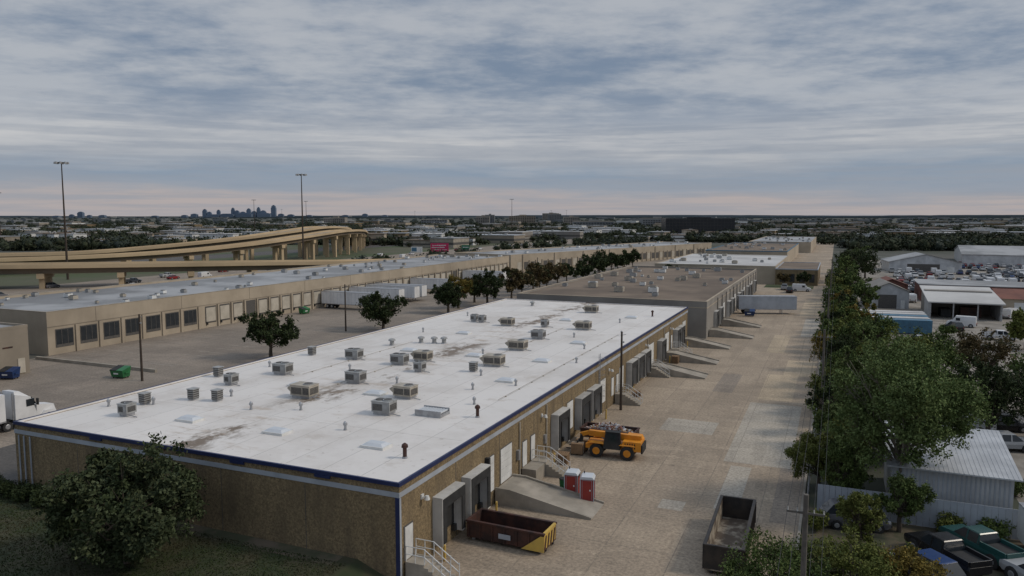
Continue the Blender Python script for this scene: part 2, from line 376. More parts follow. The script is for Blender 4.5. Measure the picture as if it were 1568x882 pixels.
shelter(b,X1,65,68.3); panel(b,X1,69.5,71.3,1.2,4.0); shelter(b,X1,72.0,75.2); shelter(b,X1,76.0,79.2)
panel(b,X1,81,83,1.2,3.9); mandoor(b,X1,86); mandoor(b,X1,88.2); panel(b,X1,89.2,91,1.2,3.9)
for y in (92.5,96.3,100.1): shelter(b,X1,y,y+3.2)
panel(b,X1,105,108,1.2,4.2); shelter(b,X1,110.5,113.6); panel(b,X1,116,118.8,1.2,4.2); mandoor(b,X1,121)
for y in (122.5,126): shelter(b,X1,y,y+3.0)
panel(b,X1,130.3,133.2,1.2,4.2)
for y in (41,62.5,84.5,103,120): walllight(b,X1,y,4.4)
for y in (57.2,63.6,80.4,104,115): b.cyl((X1+.1,y,.1),(X1+.1,y,5.3),.07,.07,m_acb,6); 
b.box(X1,X1+.25,56.6,57.0,2.2,3.0,m_steel); b.box(X1,X1+.2,63.0,63.4,1.8,2.6,m_steel)
b.obj('white_roof_warehouse')
b=B()
for dy in (0,.5): b.cyl((X1+.35,80.2+dy-.9,.6),(X1+.35,80.2+dy-.9,7.3),.03,.03,m_steel,5)
for i in range(20): b.cyl((X1+.35,79.3,.8+i*.32),(X1+.35,79.8,.8+i*.32),.02,.02,m_steel,5)
for i in range(8):
    z=2.6+i*.6
    for a in range(6):
        t0=math.pi*(a/6)-math.pi/2;t1=math.pi*((a+1)/6)-math.pi/2
        b.cyl((X1+.4+.55*math.cos(t0),79.55+.4*math.sin(t0),z),(X1+.4+.55*math.cos(t1),79.55+.4*math.sin(t1),z),.02,.02,m_steel,4)
b.obj('roof_access_ladder')
for y in (42.0,50.2,62.9,71.6,79.7,92.0,104.2,109.5,114.6,129.5):
    b=B(); b.cyl((0,0,0),(0,0,1.05),.09,.09,m_yel,8); b.cyl((0,0,1.05),(0,0,1.12),.09,.03,m_yel,8); b.obj('yellow_bollard',(X1+1.1,y,0))
def rampobj(y0,y1,L=7.8,X=X1):
    b=B(); x=X+.12
    b.prism([(x,0),(x+L,0),(x+L,.03),(x+1.2,1.2),(x,1.2)],y0,y1,m_conc)
    for yy in (y0-.18,y1):
        b.prism([(x,0),(x+L,0),(x+L,.18),(x+1.2,1.36),(x,1.36)],yy,yy+.18,m_conc)
    b.obj('loading_ramp')
for y0,y1 in ((52.3,55.5),(105.0,108.0),(116,118.9),(130.3,133.2)): rampobj(y0,y1)
rampobj(143,146.2,7.8,-21.3); rampobj(158,161,7.8,-21.3)
def stairs(x,y,mat=m_white,zt=1.2):
    b=B(); b.box(0,1.3,0,1.3,0,zt,m_conc); n=6
    for i in range(n): b.box(1.3+i*.3,1.6+i*.3,0,1.3,0,zt-(i+1)*zt/(n+1),m_conc)
    for yy in (.05,1.25):
        for h in (.5,1.0):
            b.cyl((.05,yy,zt+h),(1.3,yy,zt+h),.03,.03,mat,6); b.cyl((1.3,yy,zt+h),(3.1,yy,h+.05),.03,.03,mat,6)
        for t in (0,.65,1.3): b.cyl((t+.03,yy,zt),(t+.03,yy,zt+1),.03,.03,mat,6)
        for i in (2,4,6): b.cyl((1.3+i*.3,yy,zt-i*zt/7),(1.3+i*.3,yy,zt-i*zt/6.6+1.05),.03,.03,mat,6)
    b.obj('dock_stairs',(x,y,0))
stairs(X1+.13,38.7); stairs(X1+.13,59.8); stairs(X1+.13,86.8); stairs(X1+.13,101+2.7); stairs(X1+.13,120.4)
b=B(); b.box(X1+.11,X1+1.4,57.6,59.75,0,1.19,m_conc); b.obj('dock_landing')
def pallets(x,y,n,r):
    b=B()
    for k in range(n):
        for i in range(6): b.box(-.5+i*.18,-.38+i*.18,-.6,.6,k*.16+.11,k*.16+.14,m_brn)
        for j in (-.55,-.04,.47): b.box(-.5,.52,j,j+.09,k*.16,k*.16+.11,m_brn)
    b.obj('pallet_stack',(x,y,0),r)
pallets(-22.2,63.6,6,.1); pallets(-22.3,91.6,4,.3); pallets(-22,112.0+3,7,0)
# ---------------------------------------------------------------- roof equipment
def ac_mesh(body,l,w,h,kind):
    b=B(); b.box(-l/2+.1,l/2-.1,-w/2+.1,w/2-.1,0,.25,m_steel)
    b.box(-l/2,l/2,-w/2,w/2,.25,.25+h,body)
    b.box(-l/2-.04,l/2+.04,-w/2-.04,w/2+.04,.25+h,.31+h,body)
    for i in range(6):
        z=.4+i*(h-.3)/6; b.box(-l/2+.12,l*.1,-w/2-.03,-w/2-.001,z,z+(h-.3)/9,m_acl)
        b.box(l/2+.001,l/2+.03,-w/2+.12,w/2-.12,z,z+(h-.3)/9,m_acl)
    b.box(l*.16,l/2-.08,-w/2-.025,-w/2-.001,.4,.1+h,m_acl if kind else body)
    b.cyl((l*.22,0,.31+h),(l*.22,0,.4+h),w*.34,w*.34,m_acg,14)
    b.cyl((l*.22,0,.4+h),(l*.22,0,.41+h),w*.28,w*.28,m_acl,14)
    if kind==0: b.cyl((-l*.22,0,.31+h),(-l*.22,0,.37+h),w*.3,w*.3,m_acl,14)
    if kind==1:
        b.hexa([(-l/2-.5,-w*.35,.45+h*.35),(-l/2,-w*.35,.35),(-l/2,w*.35,.35),(-l/2-.5,w*.35,.45+h*.35),(-l/2-.45,-w*.35,.5+h*.4),(-l/2,-w*.35,.2+h),(-l/2,w*.35,.2+h),(-l/2-.45,w*.35,.5+h*.4)],body)
    b.cyl((l/2+.05,-w*.3,.15),(l/2+.9,-w*.3,.08),.04,.04,m_steel,5)
    return b.mesh('air_conditioner_mesh')
acA=ac_mesh(m_acb,1.85,1.3,.85,1); acB=ac_mesh(m_acg,1.7,1.25,.85,0); acC=ac_mesh(m_acg,1.0,1.0,.75,0); acD=ac_mesh(m_acb,2.1,1.4,.9,1)
RT=6.16
for x,y,me in [(-53,43.5,acC),(-43.7,54.4,acD),(-33.9,52.3,acB),(-35.2,57.8,acA),(-42.9,61.2,acB),(-52.2,61.6,acB),(-53.5,55.7,acC),(-50.2,71.4,acB),
  (-33.9,74.2,acD),(-42.4,73.5,acA),(-43.8,70.8,acB),(-39.8,68.3,acC),(-35.3,84.3,acD),(-36,93,acB),(-44.6,102.5,acA),(-33,103.2,acD),(-37.6,122,acD),
  (-49.6,104.2,acC),(-51.2,104.8,acC),(-39,103.4,acC)]:
    place(me,'rooftop_air_conditioner',(x,y,RT),random.choice((0,.02,-.03)))
def vent_mesh(h,w,mat):
    b=B(); b.cyl((0,0,0),(0,0,.12),w*1.5,w*1.2,m_steel,10); b.cyl((0,0,.1),(0,0,h),w,w,mat,10); b.cyl((0,0,h),(0,0,h+.18),w*1.7,w*1.5,mat,10); b.cyl((0,0,h+.18),(0,0,h+.3),w*1.5,w*.4,mat,10); return b.mesh('vent_mesh')
vA=vent_mesh(.75,.14,m_rust); vB=vent_mesh(.6,.28,m_acg); vC=vent_mesh(.4,.10,m_steel)
for x,y,me in [(-26.3,43,vA),(-26.3,54.3,vA),(-27.9,66.1,vC),(-26.1,79.2,vC),(-47,84.4,vB),(-45.8,84.8,vB),(-51.2,81,vB),(-50.3,126.9,vB),(-28,88,vC),(-30,112,vC),(-53,92,vC),(-31,63,vC),(-45,49,vC),(-54,47,vC),(-57,45,vC),(-38,80,vC),(-55,110,vC),(-40,128,vC),(-47,66,vC),(-48.7,84,vB),(-32,96,vC),(-26.5,100,vC),(-27,121,vA),(-34,47,vC),(-41,50.5,vC),(-50,52,vC),(-39,62.5,vC),(-28.4,58,vC),(-56,64,vC),(-33,69,vC)]:
    place(me,'roof_vent',(x,y,RT))
bx=B(); bx.box(-.3,.3,-.3,.3,0,.15,m_steel); bx.box(-.34,.34,-.34,.34,.15,.95,m_acl); bx.box(-.4,.4,-.4,.4,.95,1.03,m_acg)
for i in range(4): bx.box(-.36,.36,-.36,.36,.22+i*.19,.27+i*.19,m_acg)
bxm=bx.mesh('exhaust_box_mesh')
for x,y in [(-34.6,70.5),(-49.9,50.2),(-52.2,49.7),(-56.2,71.5),(-57.4,58),(-54.8,46.8)]: place(bxm,'roof_exhaust_box',(x,y,RT))
b=B(); b.box(-.95,.95,-.65,.65,0,.18,m_white); b.frus((-.85,.85,.55),.18,(-.6,.6,.32),.34,m_sky); skm=b.mesh('skylight_mesh')
for x,y in [(-29.5,44.4),(-38.3,44.4),(-47.1,44.4),(-38.4,57.8),(-29.5,67.5),(-29.9,78.4),(-47.1,57.8),(-38.3,78.4),(-29.9,91.5),(-47.1,78.4),(-38.3,98),(-29.7,118),(-47.1,93),(-38.3,111)]:
    place(skm,'roof_skylight',(x,y,RT))
b=B(); b.box(-1.2,1.2,-.8,.8,0,.25,m_steel)
for i in range(9): b.boxr(-1+i*.25,0,.3,.16,1.5,.12,0,m_sky)
b.box(-1.2,1.2,.72,.8,.25,.5,m_steel); b.box(-1.2,1.2,-.8,-.72,.25,.5,m_steel)
b.obj('louvered_roof_vent',(-30.1,53.6,RT))
b=B()
for (x0,y0,x1,y1) in [(-44,55,-44,72),(-50,62,-50,84),(-36,76,-36,103),(-27,60,-27,100)]:
    b.cyl((x0,y0,RT+.10),(x1,y1,RT+.10),.022,.022,m_acb,5)
    k=int(abs(y1-y0)/3.2)
    for i in range(k): b.boxr(x0,y0+(i+.5)*3.2,RT,.18,.09,.07,0,m_acb)
b.obj('roof_gas_pipes')
# ---------------------------------------------------------------- other warehouses
def simple_units(b,x0,x1,y0,y1,z,n,seed,k=1.0):
    r=random.Random(seed)
    for i in range(n):
        x=r.uniform(x0,x1); y=r.uniform(y0,y1); s=r.uniform(.5,1.3)*k; m=r.choice((m_acb,m_acg,m_white))
        b.boxr(x,y,z,s*1.3,s,.2,0,m_steel); b.boxr(x,y,z+.2,s*1.5,s*1.2,s*.7,0,m); b.boxr(x,y,z+.2+s*.7,s*1.0,s*.8,.1,0,m_acl)
b=B()
x0,x1,y0,y1=-59,-21.3,140.2,233; zt=6.8
b.box(x0,x1,y0,y1,-.1,6.3,m_grey); b.box(x0+.3,x1-.3,y0+.3,y1-.3,6.3,6.4,m_gravroof); rim(b,x0,x1,y0,y1,6.3,6.8,0,.3,m_grey); rim(b,x0,x1,y0,y1,6.8,6.88,.03,.31,m_tan)
b.box(x0,x1+.03,y0-.03,y0,5.6,5.75,m_tan); b.box(x1,x1+.04,y0,y1,5.55,5.7,m_tan)
for i in range(13):
    y=149+i*6.3
    if i%3==2: panel(b,x1,y,y+2.8,1.2,4.3)
    else: shelter(b,x1,y,y+3.1,p=.6)
    b.box(x1,x1+.2,y+4.4,y+4.7,0,6.3,m_grey)
simple_units(b,-57,-23,144,231,6.4,40,5)
b.obj('brown_roof_warehouse')
b=B()
b.box(-58,-18,262,338,-.1,5.6,m_tan); b.box(-57.7,-18.3,262.3,337.7,5.6,5.75,m_whroof); rim(b,-58,-18,262,338,5.6,5.95,.02,.28,m_tan); simple_units(b,-56,-20,265,335,5.75,26,8)
b.obj('pale_roof_warehouse')
b=B(); b.box(-17.9,-5,261,300,-.1,5,m_brick); b.box(-17.6,-5.3,261.3,299.7,5,5.1,m_gravroof); rim(b,-17.9,-5,261,300,5,5.3,.05,.25,m_band)
for i in range(4): b.box(-16.6+i*3,-15+i*3,260.95,261,1,3.6,m_glass)
b.obj('brick_office_building')
b=B(); b.quad(-20.5,-6,249,260.5,.012,m_verge); b.obj('grass_plot')
b=B(); b.box(-56,-20,360,470,-.1,6.2,m_tan); b.box(-55.7,-20.3,360.3,469.7,6.2,6.3,m_gravroof); rim(b,-56,-20,360,470,6.2,6.6,.03,.3,m_blue2); simple_units(b,-54,-22,365,465,6.3,30,9); b.obj('blue_trim_warehouse')
b=B(); b.box(-50,-14,490,620,-.1,6.2,m_tan); b.box(-49.7,-14.3,490.3,619.7,6.2,6.3,m_greyroof); rim(b,-50,-14,490,620,6.2,6.6,.03,.3,m_tan); simple_units(b,-48,-16,495,615,6.3,30,10); b.obj('distant_warehouse')
b=B(); x0,x1,y0,y1=-147,-116,81.2,268
b.box(x0,x1,y0,y1,-.1,6.5,m_tan); b.box(x0+.35,x1-.35,y0+.35,y1-.35,6.5,6.62,m_greyroof); rim(b,x0,x1,y0,y1,6.5,7.05,0,.35,m_tan); rim(b,x0,x1,y0,y1,7.05,7.12,.04,.37,m_conc)
b.box(x1,x1+.06,y0,y1,4.55,4.65,m_tand)
for i in range(7):
    y=82.5+i*4.4; b.box(x1,x1+.05,y,y+3.2,1.1,4.1,m_acl); b.box(x1+.05,x1+.09,y+.15,y+3.05,1.6,3.95,m_glass)
    for k in (1,2): b.box(x1+.09,x1+.12,y+k*1.07-.04,y+k*1.07+.04,1.6,3.95,m_acl)
    b.box(x1,x1+.25,y+3.5,y+3.95,0,4.5,m_tan)
y=114.5
while y<264:
    b.box(x1,x1+.04,y-.2,y+2.7,.9,4.3,m_acl)
    if random.random()<.85: b.box(x1+.04,x1+.12,y,y+2.5,1.2,4.0,m_door)
    b.box(x1,x1+.35,y+2.95,y+3.35,0,4.5,m_tan); y+=3.8
    b.box(x1,x1+.3,y-3.8,y-3.5,.6,1.1,m_dark)
for y in np.arange(90,265,18.5): b.box(x1,x1+.03,y-.05,y+.05,4.65,7.0,m_tand)
simple_units(b,-145,-118,84,265,6.62,70,11,.75)
b.obj('long_tan_warehouse')
b=B()
b.box(-140,-106,42,71.3,-.1,6.6,m_tand); b.box(-139.7,-106.3,42.3,71,6.6,6.7,m_greyroof); rim(b,-140,-106,42,71.3,6.6,7.0,.02,.3,m_tand)
b.box(-106,-105.95,67.6,69.0,4.0,4.2,m_rust); b.box(-106,-105.9,69.6,70.6,.2,2.3,m_door); simple_units(b,-137,-108,45,69,6.7,6,4)
b.obj('tan_end_building')
b=B()
b.box(-31,0,0,176,-.1,6.7,m_tan); b.box(-30.7,-.3,.3,175.7,6.7,6.8,m_greyroof); rim(b,-31,0,0,176,6.7,7.2,.02,.3,m_tan)
for i in range(40): 
    y=4+i*4.2; b.box(0,.05,y,y+2.6,1.1,4.0,m_acl if i%3 else m_door); b.box(0,.3,y+3,y+3.4,0,7.0 if i%5==0 else 4.6,m_tand)
simple_units(b,-29,-2,4,172,6.8,40,12,.8)
b.obj('angled_tan_warehouse',(-117,272,0),-math.atan2(50,162))
# ---------------------------------------------------------------- overpass
def catmull(P,n):
    P=[Vector(p) for p in P]; Q=[P[0]*2-P[1]]+P+[P[-1]*2-P[-2]]; out=[]
    for i in range(1,len(Q)-2):
        for k in range(n):
            t=k/n; a,b_,c,d=Q[i-1],Q[i],Q[i+1],Q[i+2]
            out.append(.5*((2*b_)+(c-a)*t+(2*a-5*b_+4*c-d)*t*t+(3*b_-a-3*c+d)*t**3))
    out.append(P[-1]); return out
def overpass(name,P,w,pier,n=8):
    pts=catmull(P,n); b=B(); L=[]
    for i,p in enumerate(pts):
        d=(pts[min(i+1,len(pts)-1)]-pts[max(i-1,0)]); d.z=0; d.normalize(); nrm=Vector((-d.y,d.x,0))
        prof=[(-w/2,-.35),(-w/2,.85),(-w/2+.35,.85),(-w/2+.4,0),(w/2-.4,0),(w/2-.35,.85),(w/2,.85),(w/2,-.35),(w/2-1.2,-.5),(w/2-1.3,-2.0),(-w/2+1.3,-2.0),(-w/2+1.2,-.5)]
        L.append([tuple(p+nrm*a+Vector((0,0,z))) for a,z in prof])
    n_=12
    for i in range(len(L)-1):
        for j in range(n_):
            m=m_conc if j==3 else (m_overd if 7<=j<=11 and j!=11 else m_over)
            b.add([L[i][j],L[i][(j+1)%n_],L[i+1][(j+1)%n_],L[i+1][j]],[(0,1,2,3)],m)
    acc=0
    for i in range(1,len(pts)):
        acc+=(pts[i]-pts[i-1]).length
        if acc>pier:
            acc=0; p=pts[i]; d=pts[i]-pts[i-1]; ang=math.atan2(d.y,d.x)
            if p.z<3.5: continue
            b.boxr(p.x,p.y,p.z-3.6,2.0,w*.85,1.6,ang,m_over)
            for s in (-1,1): b.boxr(p.x-s*math.sin(ang)*w*.25,p.y+s*math.cos(ang)*w*.25,-.2,1.5,1.7,p.z-3.4,ang,m_over)
    b.obj(name)
overpass('highway_flyover',[(-370,150,6.4),(-341,181,6.4),(-303.5,222,6.2),(-283.8,256,8.3),(-267.5,288,11.4),(-264,321,14.2),(-272,356,15.6),(-300,414,14),(-345,483,10.5),(-400,560,6)],10,20)
overpass('highway_flyover',[(-350,130,5.2),(-320,160,5.4),(-284,200,5.6),(-265,240,6.6),(-252,275,9.0),(-249,312,11.8),(-257,352,13.6),(-286,412,12.6),(-332,485,9.5),(-385,565,5)],9,22)
overpass('highway_bridge',[(-300,118,7.0),(-238,152,6.8),(-205,182,6.4),(-180,212,5.8),(-163,240,5.0),(-156,290,3.6),(-158,360,1.6)],12,18)
def highmast(x,y,h=41):
    b=B(); b.cyl((0,0,0),(0,0,h*.5),.42,.3,m_wood,8); b.cyl((0,0,h*.5),(0,0,h),.3,.16,m_wood,8); b.cyl((0,0,h-.4),(0,0,h),1.3,1.3,m_acl,10)
    for i in range(8):
        a=i*math.pi/4; b.cyl((0,0,h-.1),(2.0*math.cos(a),2.0*math.sin(a),h-.1),.08,.08,m_acl,5); b.cyl((2.0*math.cos(a),2.0*math.sin(a),h-.6),(2.0*math.cos(a),2.0*math.sin(a),h+.1),.45,.3,m_acg,7)
    b.obj('high_mast_light',(x,y,0))
for x,y,h in [(-249,183,41),(-210,263,40),(-598,666,40),(-320,747,40),(-597,755,40),(-588,379,40),(-1000,1700,34),(-700,1900,36),(-640,1850,36),(-1260,1500,38)]: highmast(x,y,h)
b=B(); b.cyl((0,0,0),(0,0,4),.35,.3,m_wood,8); b.box(-4.8,4.8,-.25,.25,3.4,7.8,m_pink); b.box(-4.9,4.9,-.35,.35,3.1,3.4,m_dark)
rr=random.Random(8)
for z,h,a,c in ((6.4,.5,-3.8,3.4),(5.3,.55,-4.2,2.6)):
    x=a
    while x<c: w_=rr.uniform(.3,.55); b.box(x,x+w_,-.28,-.251,z,z+h*rr.choice((.7,1)),m_white); x+=w_+.14
b.box(-4,4,-.28,-.251,4.2,4.4,m_white)
b.obj('pink_billboard',(-195,357,0),math.radians(23))
b=B(); b.cyl((-2,0,0),(-2,0,5),.15,.15,m_steel,6); b.cyl((2,0,0),(2,0,5),.15,.15,m_steel,6); b.box(-3.0,3.0,-.1,.1,3,6,m_white); b.box(-2.7,0,-.13,-.101,3.5,5.6,m_blue2)
b.obj('roadside_sign',(-205,350,0),math.radians(23))
b=B(); b.cyl((-2,0,0),(-2,0,5),.15,.15,m_steel,6); b.cyl((2,0,0),(2,0,5),.15,.15,m_steel,6); b.box(-2.2,2.2,-.1,.1,4,6.4,m_sgreen); b.box(-1.6,1.6,-.13,-.101,5,5.4,m_white)
b.obj('highway_exit_sign',(-187,372,0),math.radians(23))
# ---------------------------------------------------------------- vehicles
def wheel(b,x,y,r,w,rim=m_steel):
    b.cyl((x,y-w/2,r),(x,y+w/2,r),r,r,m_dark,16); s=1 if y>0 else -1
    b.cyl((x,y+s*w/2,r),(x,y+s*(w/2+.02),r),r*.58,r*.5,rim,10)
def carmesh(paint,kind='sedan'):
    b=B()
    if kind=='pickup':
        b.loft([(-2.8,.86,.5,.98),(-2.7,.94,.42,1.05),(.9,.95,.4,1.08),(1.4,.95,.4,1.12),(2.5,.92,.42,1.05),(2.8,.82,.5,.9)],paint)
        b.box(-2.68,-.75,-.78,.78,1.081,1.10,m_dark)
        b.box(-2.72,-.72,-.9,-.79,1.0,1.36,paint); b.box(-2.72,-.72,.79,.9,1.0,1.36,paint); b.box(-2.79,-2.7,-.8,.8,.95,1.36,paint)
        b.frus((-.72,1.5,.88),1.08,(-.55,.75,.68),1.68,m_glass); b.frus((-.58,.8,.70),1.68,(-.5,.7,.66),1.75,paint)
        for x in (-.62,.28): 
            for s in (-1,1): b.hexa([(x,s*.885,1.08),(x+.12,s*.885,1.08),(x+.12,s*.83,1.08),(x,s*.83,1.08),(x+.02,s*.72,1.69),(x+.12,s*.72,1.69),(x+.12,s*.66,1.69),(x+.02,s*.66,1.69)],paint)
        W=[(-1.75,.42),(1.75,.42)]
    elif kind=='van':
        b.loft([(-2.6,.85,.4,1.9),(-2.5,.95,.3,2.2),(1.0,.95,.3,2.2),(1.6,.94,.3,1.25),(2.5,.9,.35,1.0),(2.65,.8,.45,.8)],paint)
        b.hexa([(1.05,-.8,1.3),(1.5,-.8,1.3),(1.5,.8,1.3),(1.05,.8,1.3),(.95,-.75,2.1),(1.1,-.75,2.1),(1.1,.75,2.1),(.95,.75,2.1)],m_glass)
        b.box(.2,.95,-.96,.96,1.3,1.85,m_glass)
        W=[(-1.7,.36),(1.7,.36)]
    else:
        hi=1.45 if kind=='sedan' else 1.72; z=1.0 if kind=='sedan' else 1.1
        b.loft([(-2.3,.76,.38,.9),(-2.15,.87,.24,z-.03),(-1.2,.9,.2,z),(.9,.9,.2,z),(2.0,.86,.24,.84),(2.28,.72,.36,.68)],paint)
        bk=-1.85 if kind=='sedan' else -2.15
        b.frus((bk,1.15,.82),z,(bk+.55,.35,.64),hi,m_glass); b.frus((bk+.5,.42,.66),hi,(bk+.6,.3,.6),hi+.05,paint)
        for x in (-.35,): 
            for s in (-1,1): b.hexa([(x,s*.83,z),(x+.1,s*.83,z),(x+.1,s*.78,z),(x,s*.78,z),(x,s*.66,hi),(x+.1,s*.66,hi),(x+.1,s*.6,hi),(x,s*.6,hi)],paint)
        W=[(-1.38,.33),(1.4,.33)]
    for x,r in W:
        for s in (-1,1): b.cyl((x,s*.80,r),(x,s*.955,r),r*1.2,r*1.2,m_dark,14); wheel(b,x,s*.87,r,.2)
    xe=2.29 if kind in('sedan','suv') else 2.7
    for s in (-1,1): b.box(xe-.25,xe-.05,s*.6-.14,s*.6+.14,.66,.8,m_sky); b.box(-xe-.02,-xe+.15,s*.64-.1,s*.64+.1,.7,.88,m_red)
    b.box(-xe-.04,-xe+.12,-.7,.7,.42,.56,m_dark); b.box(xe-.1,xe+.06,-.7,.7,.38,.52,m_dark)
    return b.mesh(kind+'_mesh')
paints=[M('paint_'+n,c,tuple(x*.9 for x in c),.5,.25) for n,c in (('white',(.66,.66,.66)),('silver',(.36,.37,.38)),('black',(.015,.015,.017)),('red',(.25,.02,.02)),('blue',(.03,.06,.16)),('teal',(.02,.075,.07)),('grey',(.12,.12,.13)))]
meshes=[carmesh(p,k) for p,k in [(paints[0],'sedan'),(paints[1],'sedan'),(paints[2],'suv'),(paints[3],'sedan'),(paints[4],'suv'),(paints[0],'van'),(paints[0],'pickup'),(paints[6],'suv'),(paints[1],'pickup')]]
nm=['parked_car']*5+['parked_van','pickup_truck','parked_car','pickup_truck']
def bev(o): 
    md=o.modifiers.new('bevel','BEVEL'); md.width=.05; md.segments=3; md.limit_method='ANGLE'; return o
pk_teal=carmesh(paints[5],'pickup'); pk_blk=carmesh(paints[2],'pickup')
bev(place(pk_teal,'pickup_truck',(9.6,56.8,.01),math.radians(126))); bev(place(pk_blk,'pickup_truck',(7.3,54.6,.01),math.radians(126)))
bev(place(meshes[4],'parked_car',(5.9,51.6,.01),math.radians(130))); bev(place(meshes[7],'parked_car',(2.0,58.6,.01),math.radians(10)))
bev(place(meshes[8],'pickup_truck',(12.5,52.5,.01),math.radians(126)))
for x,y,r in [(15.5,84,.3),(13,90,2.8),(17,92,.2),(20,80,1.5)]: place(random.choice(meshes),'parked_car',(x,y,.01),r)
r=random.Random(4)
for row,y in enumerate((247,256,268,277,289,298,311,322,334,345,360,372,386,400)):
    for i in range(28):
        if r.random()<.75:
            k=r.randrange(len(meshes)); x=15+i*2.9+r.uniform(-.2,.2)
            if 18<x<50 and 335<y<370: continue
            if x<20 and y>270: continue
            place(meshes[k],nm[k],(x,y+r.uniform(-.4,.4),.01),math.pi/2+r.choice((0,math.pi))+r.uniform(-.05,.05),1.05)
for x,y in [(36,195),(39,199),(14,150),(12,145),(22,170),(24,176),(28,160),(16,222),(18.5,222),(14,226),(45,190),(48,190),(51,190),(54,190)]:
    k=r.randrange(len(meshes)); place(meshes[k],nm[k],(x,y,.01),r.uniform(0,3))
for x,y in [(-112,208),(-112,216),(-110,240),(-100,250),(-70,200),(-69,150),(-12,235),(-9,240),(-14,244)]:
    k=r.randrange(len(meshes)); place(meshes[k],nm[k],(x,y,.01),r.choice((0,1.57)))
for i in range(60):
    k=r.randrange(len(meshes)); y=r.uniform(80,620); place(meshes[k],nm[k],(r.choice((-170,-163,-210,-201,-216,-225)),y,.02),math.pi/2)
def trailer_mesh(L=15,mat=None):
    mat=mat or m_white2; b=B(); b.box(0,L,-1.28,1.28,1.2,4.05,mat); b.box(.0,L,-1.3,1.3,1.05,1.2,m_steel); b.box(-.03,L+.03,-1.31,1.31,4.05,4.12,m_steel)
    for i in range(14): b.box(.5+i*L/14.5,.54+i*L/14.5,-1.3,1.3,1.22,4.04,m_band)
    for x in (1.6,2.9):
        for s in (-1,1): b.cyl((x,s*.75,.52),(x,s*1.25,.52),.52,.52,m_dark,14); b.cyl((x,s*1.25,.52),(x,s*1.27,.52),.28,.25,m_steel,10)
    b.box(1,4,-.5,.5,.6,1.05,m_dark)
    for s in (-1,1): b.box(L-3.2,L-3.05,s*.7-.08,s*.7+.08,.05,1.05,m_steel)
    b.box(-.06,0,-1.2,1.2,.5,.62,m_steel); b.box(-.04,-.001,-.02,.02,1.25,4,m_dark)
    return b.mesh('trailer_mesh')
tm=trailer_mesh(); tm2=trailer_mesh(13,m_band)
for y in (152,163.4,171,174.8,194): place(tm,'semi_trailer',(-115.2,y,0),0)
place(tm,'semi_trailer',(-115.2,228,0),0)
place(tm2,'semi_trailer',(-20.4,180,0),math.radians(20))
b=B()
b.box(-13.6,-.4,-1.28,1.28,1.2,4.0,m_white2); b.box(-13.6,-.4,-1.3,1.3,1.05,1.2,m_steel)
for i in range(12): b.box(-13+i*1.05,-12.97+i*1.05,-1.295,1.295,1.22,3.98,m_band)
b.box(-2,5.6,-.5,.5,.6,.95,m_dark)
b.hexa([(.7,-1.15,1.0),(3.1,-1.2,1.0),(3.1,1.2,1.0),(.7,1.15,1.0),(.75,-1.1,3.7),(2.4,-1.15,3.2),(2.4,1.15,3.2),(.75,1.1,3.7)],m_white2)
b.hexa([(.75,-1.0,3.705),(2.35,-1.0,3.2),(2.35,1.0,3.2),(.75,1.0,3.705),(.8,-.9,4.0),(1.4,-.8,3.95),(1.4,.8,3.95),(.8,.9,4.0)],m_white2)
b.hexa([(3.1,-1.05,.8),(5.4,-.95,.8),(5.4,.95,.8),(3.1,1.05,.8),(3.1,-1.0,2.15),(5.2,-.75,1.75),(5.2,.75,1.75),(3.1,1.0,2.15)],m_white2)
b.hexa([(3.12,-1.0,2.2),(3.16,-1.0,2.2),(3.16,1.0,2.2),(3.12,1.0,2.2),(2.55,-.95,3.12),(2.6,-.95,3.12),(2.6,.95,3.12),(2.55,.95,3.12)],m_glass)
b.box(1.9,2.75,-1.205,1.205,2.2,2.95,m_glass); b.box(5.35,5.45,-.6,.6,.9,1.6,m_steel); b.box(5.2,5.6,-1.15,1.15,.45,.8,m_white2)
for x in (-12.4,-11.1,-.2,1.1,4.3):
    for s in (-1,1): b.cyl((x,s*.8,.52),(x,s*1.22,.52),.52,.52,m_dark,16); b.cyl((x,s*1.22,.52),(x,s*1.25,.52),.28,.22,m_steel,10)
for s in (-1,1): b.hexa([(3.6,s*1.2,1.0),(5.0,s*1.2,1.0),(5.0,s*.9,1.0),(3.6,s*.9,1.0),(3.9,s*1.18,1.3),(4.8,s*1.15,1.3),(4.8,s*.9,1.3),(3.9,s*.9,1.3)],m_white2); b.box(2.9,3.05,s*1.4-.12,s*1.4+.12,2.2,2.9,m_dark); b.cyl((.6,s*.9,1),(.6,s*.9,3.9),.08,.08,m_steel,8)
b.obj('semi_truck',(-80,50.5,0),math.pi/2)
b=B()
b.box(-2.4,2.5,-.55,.55,.75,1.35,m_org); b.box(1.0,2.7,-1.0,1.0,.85,1.75,m_org); b.prism([(1.0,1.75),(2.65,1.75),(2.5,2.05),(1.2,2.1)],.15,.98,m_org)
b.box(2.7,2.85,-.95,.95,.7,1.5,m_dark); b.box(-2.5,-1.6,-1.0,1.0,.8,1.2,m_org)
for i in range(5): b.box(1.2+i*.22,1.3+i*.22,-1.02,-1.0,1.1,1.6,m_dark)
for x in (-1.45,1.45):
    for s in (-1,1): b.cyl((x,s*.75,.66),(x,s*1.18,.66),.66,.66,m_dark,20); b.cyl((x,s*1.18,.66),(x,s*1.2,.66),.36,.3,m_org,12); b.hexa([(x-.75,s*.7,1.36),(x+.75,s*.7,1.36),(x+.75,s*1.2,1.36),(x-.75,s*1.2,1.36),(x-.5,s*.7,1.46),(x+.5,s*.7,1.46),(x+.5,s*1.15,1.46),(x-.5,s*1.15,1.46)],m_org)
